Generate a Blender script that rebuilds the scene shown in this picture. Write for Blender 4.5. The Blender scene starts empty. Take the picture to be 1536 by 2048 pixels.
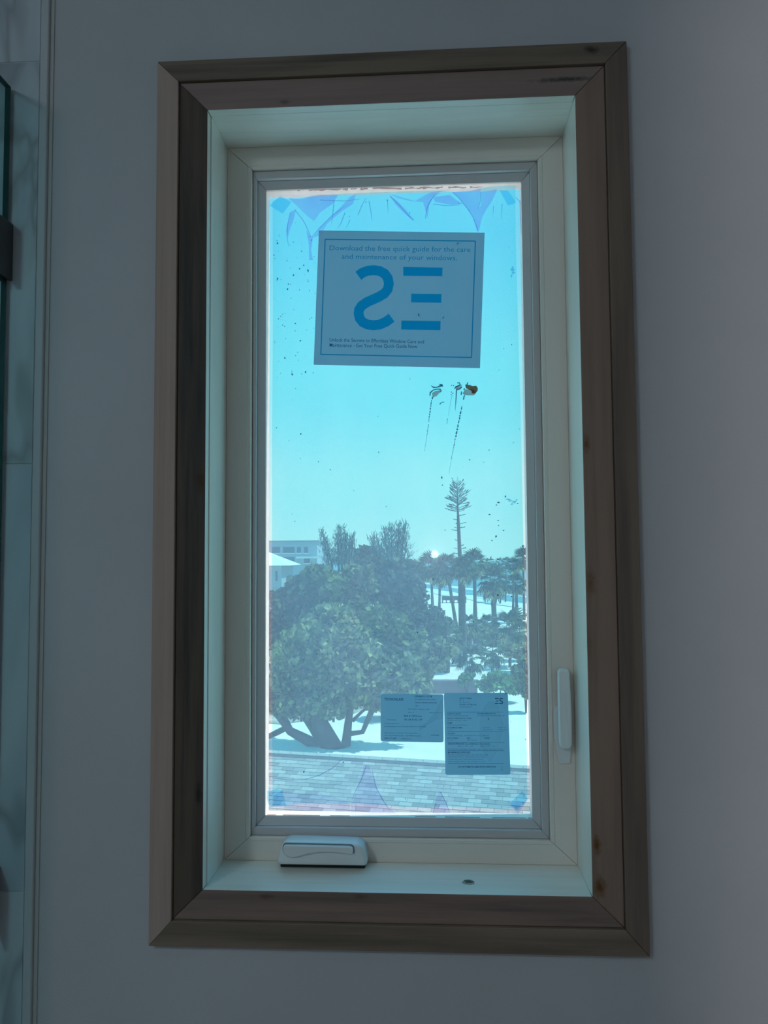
import bpy, bmesh, math, random
import numpy as np
from mathutils import Vector, Matrix

random.seed(7)
rng = np.random.default_rng(7)
SC = bpy.context.scene
COL = SC.collection
PI = math.pi

# ------------------------------------------------------------------ camera
F_PX = 1540.0
ZC = 1.55                      # height of the window centre above the floor
CAM = Vector((0.05495, -1.1763, ZC - 0.10327))
YAW, PITCH, ROLL = math.radians(3.2524), math.radians(3.2572), math.radians(-0.3981)
_fw = Vector((-math.sin(YAW) * math.cos(PITCH), math.cos(YAW) * math.cos(PITCH), math.sin(PITCH)))
_rt = Vector((math.cos(YAW), math.sin(YAW), 0))
_up = _rt.cross(_fw)
_r2 = math.cos(ROLL) * _rt + math.sin(ROLL) * _up
_u2 = -math.sin(ROLL) * _rt + math.cos(ROLL) * _up
cam = bpy.data.cameras.new('camera')
cam_ob = bpy.data.objects.new('camera', cam)
COL.objects.link(cam_ob)
cam.sensor_fit = 'VERTICAL'
cam.sensor_height = 32.0
cam.lens = F_PX * 32.0 / 2048.0
cam.clip_start, cam.clip_end = 0.05, 6000
m3 = Matrix((_r2, _u2, -_fw)).transposed()
cam_ob.matrix_world = Matrix.Translation(CAM) @ m3.to_4x4()
SC.camera = cam_ob

# ------------------------------------------------------------------ sky, sun, lamps, exposure
SC.view_settings.view_transform = 'Standard'
SC.view_settings.look = 'None'
SC.view_settings.exposure = 0.0
SC.view_settings.gamma = 1.0
SC.view_settings.use_curve_mapping = False
SC.cycles.transparent_max_bounces = 24
SC.cycles.max_bounces = 8
SC.cycles.sample_clamp_indirect = 4.0

w = bpy.data.worlds.new('sky')
SC.world = w
w.use_nodes = True
nt = w.node_tree
nt.nodes.clear()
o = nt.nodes.new('ShaderNodeOutputWorld')
bg = nt.nodes.new('ShaderNodeBackground')
tc = nt.nodes.new('ShaderNodeTexCoord')
sx = nt.nodes.new('ShaderNodeSeparateXYZ')
cr = nt.nodes.new('ShaderNodeValToRGB')
nt.links.new(tc.outputs['Generated'], sx.inputs[0])
nt.links.new(sx.outputs['Z'], cr.inputs[0])
nt.links.new(cr.outputs[0], bg.inputs[0])
nt.links.new(bg.outputs[0], o.inputs[0])
cr.color_ramp.interpolation = 'EASE'
SKY = [(0.0, (0.94, 1.20, 1.05)), (0.08, (0.74, 1.18, 1.06)), (0.21, (0.31, 1.07, 1.06)), (0.42, (0.08, 0.83, 1.05)), (1.0, (0.05, 0.48, 0.9))]
el = cr.color_ramp.elements
while len(el) < len(SKY):
    el.new(0.5)
for e, (p, c) in zip(el, SKY):
    e.position = p
    e.color = (*c, 1)
bg.inputs[1].default_value = 1.0


def lamp(name, kind, loc, energy, color, size=0.1, target=None, size_y=None, cat='light', label=None):
    d = bpy.data.lights.new(name, kind)
    d.energy = energy
    d.color = color
    if kind == 'AREA':
        d.shape = 'RECTANGLE'
        d.size = size
        d.size_y = size_y or size
    elif kind == 'POINT':
        d.shadow_soft_size = size
    ob = bpy.data.objects.new(name, d)
    COL.objects.link(ob)
    ob.location = loc
    if target is not None:
        ob.rotation_euler = (Vector(target) - Vector(loc)).to_track_quat('-Z', 'Y').to_euler()
    return ob


sun = lamp('sun', 'SUN', (0, 0, 40), 5.8, (1.0, 0.85, 0.72))
sun.rotation_euler = Vector((-0.52, -0.035, -0.85)).to_track_quat('-Z', 'Y').to_euler()
sun.data.angle = 0.01
# added lamps, both unseen: a ceiling fill, and one shining through the doorway
lamp('added_ceiling_lamp', 'AREA', (-1.25, -2.3, 2.56), 10.5, (0.70, 0.90, 1.0), 0.3, target=(-0.9, -1.6, 0))
lamp('added_hall_lamp', 'AREA', (-1.2, -5.0, 1.7), 35.0, (1.0, 0.92, 0.96), 0.16, target=(0.5, 0, 1.5), size_y=0.6)
# the light beside the phone's lens, seen as one glint in the glass and on the handles
lamp('phone_light', 'POINT', (CAM.x + 0.022, CAM.y - 0.01, CAM.z + 0.004), 0.66, (1.0, 0.97, 0.92), 0.012)


# ------------------------------------------------------------------ pixel helpers (used to measure the place from the photograph)
def ray(px, py):
    return (_fw + _r2 * ((px - 768) / F_PX) + _u2 * ((1024 - py) / F_PX))


def at(px, py, Y):
    d = ray(px, py)
    return CAM + d * ((Y - CAM.y) / d.y)


GZ = -7.6


def on_ground(px, py, z=GZ):
    d = ray(px, py)
    return CAM + d * ((z - CAM.z) / d.z)


# ------------------------------------------------------------------ scene helpers
def empty(name, loc=(0, 0, 0), label=None, cat=None, group=None, kind=None, parent=None):
    e = bpy.data.objects.new(name, None)
    e.empty_display_size = 0.05
    COL.objects.link(e)
    e.location = loc
    tag(e, label, cat, group, kind)
    if parent:
        e.parent = parent
    return e


def tag(e, label=None, cat=None, group=None, kind=None):
    if label: e['label'] = label
    if cat: e['category'] = cat
    if group: e['group'] = group
    if kind: e['kind'] = kind
    return e


def wloc(e):
    v = Vector((0, 0, 0))
    while e is not None:
        v += e.location
        e = e.parent
    return v


class MB:
    """collects geometry in world coordinates; build() links ONE mesh object"""

    def __init__(s):
        s.v, s.f = [], []

    def quad(s, *p):
        n = len(s.v)
        s.v += [tuple(q) for q in p]
        s.f.append(tuple(range(n, n + len(p))))
        return s

    def box(s, x0, x1, y0, y1, z0, z1):
        n = len(s.v)
        s.v += [(x, y, z) for x in (x0, x1) for y in (y0, y1) for z in (z0, z1)]
        for f in ((0, 1, 3, 2), (4, 6, 7, 5), (0, 4, 5, 1), (2, 3, 7, 6), (0, 2, 6, 4), (1, 5, 7, 3)):
            s.f.append(tuple(n + i for i in f))
        return s

    def loft(s, rings, cap=True, closed=True):
        n0 = len(s.v)
        k = len(rings[0])
        for r in rings:
            s.v += [tuple(p) for p in r]
        for i in range(len(rings) - 1):
            for j in range(k if closed else k - 1):
                a, b = n0 + i * k + j, n0 + i * k + (j + 1) % k
                s.f.append((a, b, b + k, a + k))
        if cap:
            s.f.append(tuple(n0 + j for j in reversed(range(k))))
            s.f.append(tuple(n0 + (len(rings) - 1) * k + j for j in range(k)))
        return s

    def tube(s, pts, rad, n=8):
        pts = [Vector(p) for p in pts]
        rings = []
        for i, p in enumerate(pts):
            t = (pts[min(i + 1, len(pts) - 1)] - pts[max(i - 1, 0)]).normalized()
            a = t.cross(Vector((0, 1, 0.01)) if abs(t.y) < 0.9 else Vector((1, 0, 0))).normalized()
            b = t.cross(a)
            r = rad[i] if isinstance(rad, (list, tuple)) else rad
            rings.append([p + a * (r * math.cos(2 * PI * j / n)) + b * (r * math.sin(2 * PI * j / n)) for j in range(n)])
        return s.loft(rings)

    def plate(s, pts, Y, th=0.0):
        """flat polygon of (x, z) points standing in the plane Y, thickness th towards the room"""
        P = [Vector((p[0], Y, p[1])) for p in pts]
        if th == 0:
            return s.quad(*P)
        Q = [p - Vector((0, th, 0)) for p in P]
        return s.loft([P, Q])

    def build(s, name, m, parent=None, smooth=False, bevel=0, seg=2):
        me = bpy.data.meshes.new(name)
        off = wloc(parent) if parent else Vector((0, 0, 0))
        me.from_pydata([(p[0] - off.x, p[1] - off.y, p[2] - off.z) for p in s.v], [], s.f)
        bm = bmesh.new()
        bm.from_mesh(me)
        if len(s.f) < 20000:
            bmesh.ops.recalc_face_normals(bm, faces=bm.faces)
        bm.to_mesh(me)
        bm.free()
        if smooth:
            for p in me.polygons:
                p.use_smooth = True
        me.materials.append(m)
        ob = bpy.data.objects.new(name, me)
        COL.objects.link(ob)
        if parent: ob.parent = parent
        if bevel:
            md = ob.modifiers.new('edge', 'BEVEL')
            md.width, md.segments, md.limit_method, md.angle_limit = bevel, seg, 'ANGLE', 0.6
        return ob


# ------------------------------------------------------------------ materials
def mat(name):
    m = bpy.data.materials.new(name)
    m.use_nodes = True
    t = m.node_tree
    t.nodes.clear()
    out = t.nodes.new('ShaderNodeOutputMaterial')
    return m, t, out


def N(t, kind, **kw):
    n = t.nodes.new('ShaderNode' + kind)
    for k, v in kw.items():
        if k in n.inputs:
            n.inputs[k].default_value = v
        else:
            setattr(n, k, v)
    return n


def ramp(t, src, stops):
    r = N(t, 'ValToRGB')
    e = r.color_ramp.elements
    while len(e) < len(stops):
        e.new(0.5)
    for q, (p, c) in zip(e, stops):
        q.position = p
        q.color = (*c, 1) if len(c) == 3 else c
    t.links.new(src, r.inputs[0])
    return r.outputs[0]


def mixc(t, fac, a, b, mode='MIX'):
    n = N(t, 'Mix', data_type='RGBA', blend_type=mode)
    for s, x in ((0, fac), (6, a), (7, b)):
        if isinstance(x, (int, float)):
            n.inputs[s].default_value = x
        elif isinstance(x, tuple):
            n.inputs[s].default_value = (*x, 1)
        else:
            t.links.new(x, n.inputs[s])
    return n.outputs[2]


def mth(t, op, a, b=None, clamp=False):
    n = N(t, 'Math', operation=op, use_clamp=clamp)
    for i, x in enumerate((a, b)):
        if x is None: continue
        if isinstance(x, (int, float)):
            n.inputs[i].default_value = x
        else:
            t.links.new(x, n.inputs[i])
    return n.outputs[0]


def pos(t):
    return N(t, 'NewGeometry').outputs['Position']


def scaled(t, src, sc, loc=(0, 0, 0)):
    n = N(t, 'Mapping')
    n.inputs['Scale'].default_value = sc
    n.inputs['Location'].default_value = loc
    t.links.new(src, n.inputs[0])
    return n.outputs[0]


def noise(t, src, scale, detail=3, rough=0.55, dist=0.0):
    n = N(t, 'TexNoise', Scale=scale, Detail=detail, Roughness=rough, Distortion=dist)
    t.links.new(src, n.inputs['Vector'])
    return n.outputs[0]


def surface(name, col, rough=0.6, spec=0.5, var=0.0, vscale=8, bump=0.0, bscale=200, metal=0.0, obj=False):
    m, t, out = mat(name)
    b = N(t, 'BsdfPrincipled', Roughness=rough, Metallic=metal)
    b.inputs['Specular IOR Level'].default_value = spec
    src = N(t, 'TexCoord').outputs['Object'] if obj else pos(t)
    if var:
        nz = noise(t, src, vscale, 4)
        lo = tuple(c * (1 - var) for c in col)
        hi = tuple(min(1, c * (1 + var)) for c in col)
        t.links.new(ramp(t, nz, [(0.3, lo), (0.7, hi)]), b.inputs['Base Color'])
    else:
        b.inputs['Base Color'].default_value = (*col, 1)
    if bump:
        bp = N(t, 'Bump', Strength=bump, Distance=0.002)
        t.links.new(noise(t, src, bscale, 4), bp.inputs['Height'])
        t.links.new(bp.outputs[0], b.inputs['Normal'])
    t.links.new(b.outputs[0], out.inputs[0])
    return m


def wood(name, light, dark, horizontal, spots=(), contrast=0.5, seed=0, rough=0.6, varnish=0.0):
    """grain along X or along Z; spots: (x, z, rx, rz, colour, strength) knots and stains of the board"""
    m, t, out = mat(name)
    b = N(t, 'BsdfPrincipled', Roughness=rough)
    b.inputs['Specular IOR Level'].default_value = 0.25
    if varnish:
        b.inputs['Coat Weight'].default_value = varnish
        b.inputs['Coat Roughness'].default_value = 0.32
        b.inputs['Coat IOR'].default_value = 1.6
    p = pos(t)
    sc = (1.6, 40, 40) if horizontal else (40, 40, 1.6)
    fine = noise(t, scaled(t, p, sc, (seed * 3.1, seed * 1.7, seed)), 1.6, 6, 0.62, 0.4)
    sc2 = (0.9, 9, 9) if horizontal else (9, 9, 0.9)
    broad = noise(t, scaled(t, p, sc2, (seed, seed * 2.3, seed * 0.7)), 1.3, 3, 0.5, 1.2)
    f = mth(t, 'ADD', mth(t, 'MULTIPLY', fine, 0.6), mth(t, 'MULTIPLY', broad, 0.5))
    c = ramp(t, f, [(0.30 + 0.14 * contrast, dark), (0.64, light)])
    for (x, z, rx, rz, sc_, st) in spots:
        mp = N(t, 'Mapping', vector_type='TEXTURE')
        mp.inputs['Location'].default_value = (x, 0, z)
        mp.inputs['Scale'].default_value = (rx, 1e3, rz)
        t.links.new(p, mp.inputs[0])
        wob = noise(t, p, 150, 2)
        ln = N(t, 'VectorMath', operation='LENGTH')
        t.links.new(mp.outputs[0], ln.inputs[0])
        d = mth(t, 'ADD', ln.outputs['Value'], mth(t, 'MULTIPLY', mth(t, 'SUBTRACT', wob, 0.5), 1.1))
        k = mth(t, 'MULTIPLY', mth(t, 'SUBTRACT', 1.2, d, True), st)
        c = mixc(t, k, c, sc_)
    t.links.new(c, b.inputs['Base Color'])
    bp = N(t, 'Bump', Strength=0.12, Distance=0.001)
    t.links.new(fine, bp.inputs['Height'])
    t.links.new(bp.outputs[0], b.inputs['Normal'])
    t.links.new(b.outputs[0], out.inputs[0])
    return m


def sheet(name, tint, milk=0.0, milk_col=(0.8, 0.85, 0.9), gloss=0.0, rough=0.1, vary=None):
    """a thin see-through sheet: tinted transmission, some scattered light, some gloss"""
    m, t, out = mat(name)
    tr = N(t, 'BsdfTransparent')
    tr.inputs[0].default_value = (*tint, 1)
    if vary:
        nz = noise(t, scaled(t, pos(t), vary[0]), 1.0, 4, 0.6)
        t.links.new(ramp(t, nz, [(0.35, tint), (0.7, vary[1])]), tr.inputs[0])
    res = tr.outputs[0]
    if milk:
        tl = N(t, 'BsdfTranslucent')
        tl.inputs[0].default_value = (*milk_col, 1)
        mx = N(t, 'MixShader')
        mx.inputs[0].default_value = milk
        t.links.new(res, mx.inputs[1])
        t.links.new(tl.outputs[0], mx.inputs[2])
        res = mx.outputs[0]
    if gloss:
        g = N(t, 'BsdfGlossy', Roughness=rough)
        mx = N(t, 'MixShader')
        mx.inputs[0].default_value = gloss
        t.links.new(res, mx.inputs[1])
        t.links.new(g.outputs[0], mx.inputs[2])
        res = mx.outputs[0]
    t.links.new(res, out.inputs[0])
    return m


def dirty_glass(name):
    m, t, out = mat(name)
    p = pos(t)
    tr = N(t, 'BsdfTransparent')
    tr.inputs[0].default_value = (0.93, 0.97, 0.97, 1)
    tl = N(t, 'BsdfTranslucent')
    tl.inputs[0].default_value = (0.98, 0.72, 0.92, 1)
    # wiped arcs of dried cleaning water, faint smudges
    c0 = at(745, 1320, 0.12)
    mp = N(t, 'Mapping')
    mp.inputs['Location'].default_value = (-c0.x, 0, -c0.z)
    t.links.new(p, mp.inputs[0])
    ln = N(t, 'VectorMath', operation='LENGTH')
    t.links.new(mp.outputs[0], ln.inputs[0])
    wob = noise(t, p, 14, 2)
    rr = mth(t, 'ADD', mth(t, 'MULTIPLY', ln.outputs['Value'], 330), mth(t, 'MULTIPLY', wob, 16))
    nz1 = N(t, 'TexNoise', noise_dimensions='1D', Scale=1.0, Detail=2.0)
    t.links.new(rr, nz1.inputs['W'])
    lines = ramp(t, nz1.outputs[0], [(0.52, (0, 0, 0)), (0.66, (1, 1, 1))])
    band = ramp(t, ln.outputs['Value'], [(0.05, (0, 0, 0)), (0.11, (1, 1, 1)), (0.17, (1, 1, 1)), (0.24, (0, 0, 0))])
    msk = ramp(t, noise(t, p, 9, 3), [(0.42, (0, 0, 0)), (0.62, (1, 1, 1))])
    arcs = mth(t, 'MULTIPLY', mth(t, 'MULTIPLY', lines, band), msk)
    smud = noise(t, scaled(t, p, (7, 7, 4)), 1.0, 4, 0.6)
    fac = mth(t, 'ADD', 0.15, mth(t, 'MULTIPLY', mth(t, 'SUBTRACT', smud, 0.5), 0.14))
    fac = mth(t, 'ADD', fac, mth(t, 'MULTIPLY', arcs, 0.09), True)
    mx = N(t, 'MixShader')
    t.links.new(fac, mx.inputs[0])
    t.links.new(tr.outputs[0], mx.inputs[1])
    t.links.new(tl.outputs[0], mx.inputs[2])
    g = N(t, 'BsdfGlossy', Roughness=0.03)
    m2 = N(t, 'MixShader')
    m2.inputs[0].default_value = 0.02
    t.links.new(mx.outputs[0], m2.inputs[1])
    t.links.new(g.outputs[0], m2.inputs[2])
    t.links.new(m2.outputs[0], out.inputs[0])
    return m


M = {}
M['paint'] = surface('wall_paint', (0.58, 0.60, 0.62), 0.75, 0.2, var=0.05, vscale=2.5, bump=0.25, bscale=260)
M['ceiling'] = surface('ceiling_paint', (0.75, 0.76, 0.77), 0.8, 0.2)
M['floor'] = surface('floor_tile', (0.36, 0.35, 0.33), 0.4, var=0.1, vscale=3)
M['vinyl_frame'] = surface('vinyl_frame', (0.92, 0.84, 0.76), 0.5, 0.35, bump=0.1, bscale=500)
M['vinyl_sash'] = surface('vinyl_sash', (0.64, 0.62, 0.62), 0.38, 0.5)
M['spacer'] = surface('spacer', (0.82, 0.78, 0.76), 0.5, var=0.1, vscale=60)
M['handle'] = surface('handle_white', (0.86, 0.88, 0.88), 0.24, 0.5)
M['bronze'] = surface('bronze', (0.10, 0.10, 0.10), 0.45, 0.4, metal=0.6)
M['grout'] = surface('grout', (0.62, 0.64, 0.65), 0.8)
M['caulk'] = surface('caulk', (0.54, 0.53, 0.52), 0.7)
M['tile_edge'] = surface('tile_edge', (0.60, 0.63, 0.65), 0.45)
M['dark'] = surface('shade_black', (0.02, 0.02, 0.02), 0.8)  # black for the shade put in under the crank housing


def marble(name):
    m, t, out = mat(name)
    b = N(t, 'BsdfPrincipled', Roughness=0.22)
    p = pos(t)
    oi = N(t, 'ObjectInfo')
    mp = N(t, 'Mapping', Scale=(4, 4, 1.3))
    mp.inputs['Rotation'].default_value = (0, 0.25, 0)
    add = N(t, 'VectorMath', operation='ADD')
    t.links.new(p, add.inputs[0])
    t.links.new(oi.outputs['Random'], add.inputs[1])
    t.links.new(add.outputs[0], mp.inputs[0])
    n1 = noise(t, mp.outputs[0], 1.8, 3, 0.5, 0.7)
    v = mth(t, 'ABSOLUTE', mth(t, 'SUBTRACT', n1, 0.5))
    vein = ramp(t, v, [(0.0, (0.42, 0.45, 0.47)), (0.05, (0.60, 0.66, 0.70)), (0.16, (0.68, 0.75, 0.80))])
    cl = ramp(t, noise(t, mp.outputs[0], 0.9, 3), [(0.35, (0.62, 0.74, 0.80)), (0.65, (1, 1, 1))])
    t.links.new(mixc(t, 1.0, vein, cl, 'MULTIPLY'), b.inputs['Base Color'])
    t.links.new(b.outputs[0], out.inputs[0])
    return m


M['marble'] = marble('marble_tile')
M['glass'] = dirty_glass('dirty_glass')
M['film'] = sheet('blue_film', (0.52, 0.93, 0.98), 0.05, (0.4, 0.7, 0.95), 0.02, 0.15, vary=((9, 9, 3), (0.60, 0.96, 1.0)))
M['clear_film'] = sheet('clear_film', (0.95, 0.96, 1.0), 0.04, (0.7, 0.72, 0.9), 0.01, 0.2)
M['fold'] = sheet('folded_film', (0.86, 0.80, 0.96), 0.0, (0.45, 0.5, 0.95), 0.01, 0.2, vary=((16, 16, 16), (0.92, 0.88, 0.98)))
M['fold_top'] = sheet('folded_film_top', (0.88, 0.68, 0.96), gloss=0.01, rough=0.2, vary=((16, 16, 16), (0.94, 0.80, 0.98)))
M['smudge'] = sheet('smudge_blue', (0.50, 0.68, 0.85))
M['crease'] = sheet('film_crease', (0.62, 0.62, 0.80))
M['tape'] = sheet('blue_tape', (0.50, 0.82, 0.98), 0.0, (0.15, 0.5, 0.95), 0.01, 0.2)
M['paper'] = sheet('notice_paper', (0, 0, 0), 1.0, (0.22, 0.28, 0.36))
M['label_paper'] = sheet('label_paper', (0, 0, 0), 1.0, (0.20, 0.28, 0.37))
M['ink_blue'] = sheet('ink_blue', (0.02, 0.60, 0.90))
M['ink_line'] = sheet('ink_line', (0.05, 0.52, 0.75))
M['ink_dark'] = sheet('ink_dark', (0.12, 0.20, 0.31))
M['ink_soft'] = sheet('ink_soft', (0.30, 0.42, 0.54))
M['wrinkle'] = sheet('label_wrinkle', (1.0, 1.0, 1.0), 0.10, (0.75, 0.72, 0.66))
M['mud_dark'] = sheet('mud_dark', (0.10, 0.20, 0.28))
M['mud_grey'] = sheet('mud_grey', (0.52, 0.34, 0.34), 0.30, (0.45, 0.40, 0.38))
M['mud_brown'] = sheet('mud_brown', (0.22, 0.08, 0.05), 0.35, (0.28, 0.14, 0.10))
M['mud_faint'] = sheet('mud_faint', (0.72, 0.80, 0.84))
M['shower_glass'] = sheet('shower_glass', (0.70, 0.89, 0.89), 0.0, gloss=0.06, rough=0.02)
M['glass_edge'] = surface('glass_edge', (0.01, 0.10, 0.10), 0.15, 0.5)
M['white_paint'] = surface('white_exterior', (0.85, 0.85, 0.82), 0.6)


def wood_set():
    dk = (0.02, 0.02, 0.02)
    am = (0.16, 0.065, 0.012)
    a = lambda px, py: at(px, py, -0.016)
    s = {}
    k1, k2, k3, k4, k5 = a(1172, 890), a(1181, 1165), a(1194, 1688), a(1199, 1773), a(1178, 1290)
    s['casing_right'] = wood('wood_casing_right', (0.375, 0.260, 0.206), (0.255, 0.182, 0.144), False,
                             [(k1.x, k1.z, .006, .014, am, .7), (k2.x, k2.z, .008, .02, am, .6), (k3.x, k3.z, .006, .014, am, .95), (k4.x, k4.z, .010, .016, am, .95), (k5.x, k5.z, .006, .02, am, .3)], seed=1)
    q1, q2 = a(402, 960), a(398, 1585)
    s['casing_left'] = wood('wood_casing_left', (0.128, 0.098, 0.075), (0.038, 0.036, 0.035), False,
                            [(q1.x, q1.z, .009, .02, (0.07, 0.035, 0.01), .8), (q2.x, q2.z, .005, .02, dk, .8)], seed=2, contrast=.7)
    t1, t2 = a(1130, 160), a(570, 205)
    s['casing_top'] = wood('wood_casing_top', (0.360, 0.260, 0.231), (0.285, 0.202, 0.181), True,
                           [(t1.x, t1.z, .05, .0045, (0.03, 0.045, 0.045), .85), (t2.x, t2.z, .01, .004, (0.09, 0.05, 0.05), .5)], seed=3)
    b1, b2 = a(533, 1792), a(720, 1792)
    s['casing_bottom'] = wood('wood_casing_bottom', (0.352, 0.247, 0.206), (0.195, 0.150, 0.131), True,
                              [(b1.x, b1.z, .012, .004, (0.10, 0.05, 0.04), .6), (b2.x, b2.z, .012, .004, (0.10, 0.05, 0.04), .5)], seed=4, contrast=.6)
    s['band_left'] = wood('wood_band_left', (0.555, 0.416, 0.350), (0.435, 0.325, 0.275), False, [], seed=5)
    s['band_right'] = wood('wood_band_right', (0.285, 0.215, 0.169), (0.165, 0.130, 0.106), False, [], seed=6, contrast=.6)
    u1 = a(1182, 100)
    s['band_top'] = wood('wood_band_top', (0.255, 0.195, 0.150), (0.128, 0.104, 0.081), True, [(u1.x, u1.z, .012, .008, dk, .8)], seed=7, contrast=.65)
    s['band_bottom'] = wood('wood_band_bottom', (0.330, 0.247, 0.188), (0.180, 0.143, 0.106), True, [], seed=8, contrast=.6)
    n1, n2 = at(937, 1763, 0.03), at(1150, 1770, 0.0)
    pale, tan = (0.95, 0.95, 0.88), (0.85, 0.84, 0.74)
    # the sill is seen from above, so its knot sits at a depth too
    s['jamb_h'] = wood('wood_jamb_h', pale, tan, True, [], seed=9, contrast=.35, rough=.4, varnish=1.0)
    s['jamb_v'] = wood('wood_jamb_v', pale, tan, False, [], seed=10, contrast=.3, rough=.4, varnish=1.0)
    return s


W = wood_set()

# ------------------------------------------------------------------ the window: measured rectangles (x0, x1, z0, z1)
CORN = {'A': [(314.2, 121.8), (1252.5, 82.8), (1302, 1915.8), (297, 1892)],
        'B': [(355.5, 161.6), (1210, 127.7), (1252.5, 1862), (344, 1840.6)],
        'C': [(415, 220), (1149, 191.8), (1185.5, 1794.4), (406, 1778)],
        'D': [(452.5, 298.3), (1123.9, 270), (1155.5, 1731), (451, 1719.5)],
        'E': [(504.6, 337.7), (1076.7, 319.4), (1101.8, 1683), (497.4, 1673)],
        'F': [(513.7, 356.9), (1061.4, 338.3), (1085.5, 1663.5), (507.2, 1654.4)],
        'G': [(532.3, 379), (1042.5, 365), (1064.4, 1638), (530, 1631.6)]}


def rect(k, Y):
    p = [at(x, y, Y) for x, y in CORN[k]]
    return ((p[0].x + p[3].x) / 2, (p[1].x + p[2].x) / 2, (p[2].z + p[3].z) / 2, (p[0].z + p[1].z) / 2)


YF, YE, YS, YG = 0.096, 0.101, 0.108, 0.116
RA, RB, RC = rect('A', -0.013), rect('B', -0.021), rect('C', -0.018)
RD, RE, RF, RG = rect('D', YF), rect('E', YF), rect('F', YE), rect('G', YG)


def lerp_rect(a, b, k):
    return tuple(a[i] * (1 - k) + b[i] * k for i in range(4))


def member(side, prof, gap=0.0):
    """one mitred board of a rectangular frame. prof = [(rect, y), ...] listed once around the section"""
    mb = MB()
    e0, e1 = [], []
    for (r, y) in prof:
        x0, x1, z0, z1 = r
        if side == 'left': a, b = (x0, y, z0 + gap), (x0, y, z1 - gap)
        if side == 'right': a, b = (x1, y, z0 + gap), (x1, y, z1 - gap)
        if side == 'top': a, b = (x0 + gap, y, z1), (x1 - gap, y, z1)
        if side == 'bottom': a, b = (x0 + gap, y, z0), (x1 - gap, y, z0)
        e0.append(a)
        e1.append(b)
    mb.loft([e0, e1])
    return mb


SIDES = ('left', 'right', 'top', 'bottom')

# ------------------------------------------------------------------ room shell
RX0, RX1, RY0, RZ1 = -1.75, 1.7, -2.7, 2.6
JO = tuple(v + d for v, d in zip(RD, (-0.02, 0.02, -0.02, 0.02)))     # rough opening
wf = MB()
for (x0, x1, z0, z1) in ((RX0 - .2, JO[0], 0, RZ1), (JO[1], RX1 + .2, 0, RZ1), (JO[0], JO[1], 0, JO[2]), (JO[0], JO[1], JO[3], RZ1)):
    wf.box(x0, x1, 0, 0.15, z0, z1)
tag(wf.build('wall_front', M['paint']), kind='structure')
tag(MB().box(RX0 - .15, RX0, RY0, 0, 0, RZ1).build('wall_left', M['paint']), kind='structure')
tag(MB().box(RX1, RX1 + .15, RY0, 0, 0, RZ1).build('wall_right', M['paint']), kind='structure')
wb = MB()
for (x0, x1, z0, z1) in ((RX0 - .15, -0.466, 0, RZ1), (0.35, RX1 + .15, 0, RZ1), (-0.466, 0.35, 2.1, RZ1)):  # doorway added, its left edge set to shape the added lamp's light
    wb.box(x0, x1, RY0 - .1, RY0, z0, z1)
tag(wb.build('wall_back', M['paint']), kind='structure')
tag(MB().box(-3, 3, -6.2, 0.15, -.12, 0).build('floor', M['floor']), kind='structure')
tag(MB().box(-3, 3, -6.2, 0.15, RZ1, RZ1 + .12).build('ceiling', M['ceiling']), kind='structure')
hw = MB()
hw.box(-3, -2.9, -6.2, RY0 - .1, 0, RZ1).box(2.9, 3, -6.2, RY0 - .1, 0, RZ1).box(-3, 3, -6.3, -6.2, 0, RZ1)
hw.box(-3, RX0 - .15, RY0 - .1, RY0, 0, RZ1).box(RX1 + .15, 3, RY0 - .1, RY0, 0, RZ1)
tag(hw.build('added_hall_wall', M['paint']), kind='structure')

# tiled strip of the shower on the same wall
tile_wall = empty('wall_shower', (-0.7, 0, 0), kind='structure')
tx1 = (at(84, 5, 0).x + at(52, 2040, 0).x) / 2
tx2 = (at(102, 5, 0).x + at(67, 2040, 0).x) / 2
tx3 = (at(110, 5, 0).x + at(75, 2040, 0).x) / 2
print('trim', tx1, tx2, tx3, at(110, 5, 0).x, at(75, 2040, 0).x)
zj = [at(40, y, -0.008).z for y in (1784, 955, 124)]
pitch = (zj[2] - zj[0]) / 2
rows = [zj[0] - 2 * pitch + i * pitch for i in range(6)]
for i in range(5):
    z0, z1 = max(rows[i], 0.0), min(rows[i + 1], RZ1)
    if z1 - z0 < .05: continue
    for (x0, x1) in ((-1.19, tx1), (RX0, -1.192)):
        MB().box(x0 + .0008, x1 - .0004, -0.008, -0.001, z0 + .0009, z1 - .0009).build('tile', M['marble'], tile_wall, bevel=.0006)
MB().box(RX0, tx1, -0.0066, 0.0, 0, RZ1).build('grout', M['grout'], tile_wall)
trim2 = empty('trim_2', (-0.575, 0, 0), kind='structure')
MB().box(tx1, tx2, -0.0082, 0, 0, RZ1).build('edge_strip', M['tile_edge'], trim2, bevel=.002)
MB().box(tx2, tx3, -0.0022, 0, 0, RZ1).build('caulk_line', M['caulk'], trim2, bevel=.0004)

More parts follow.
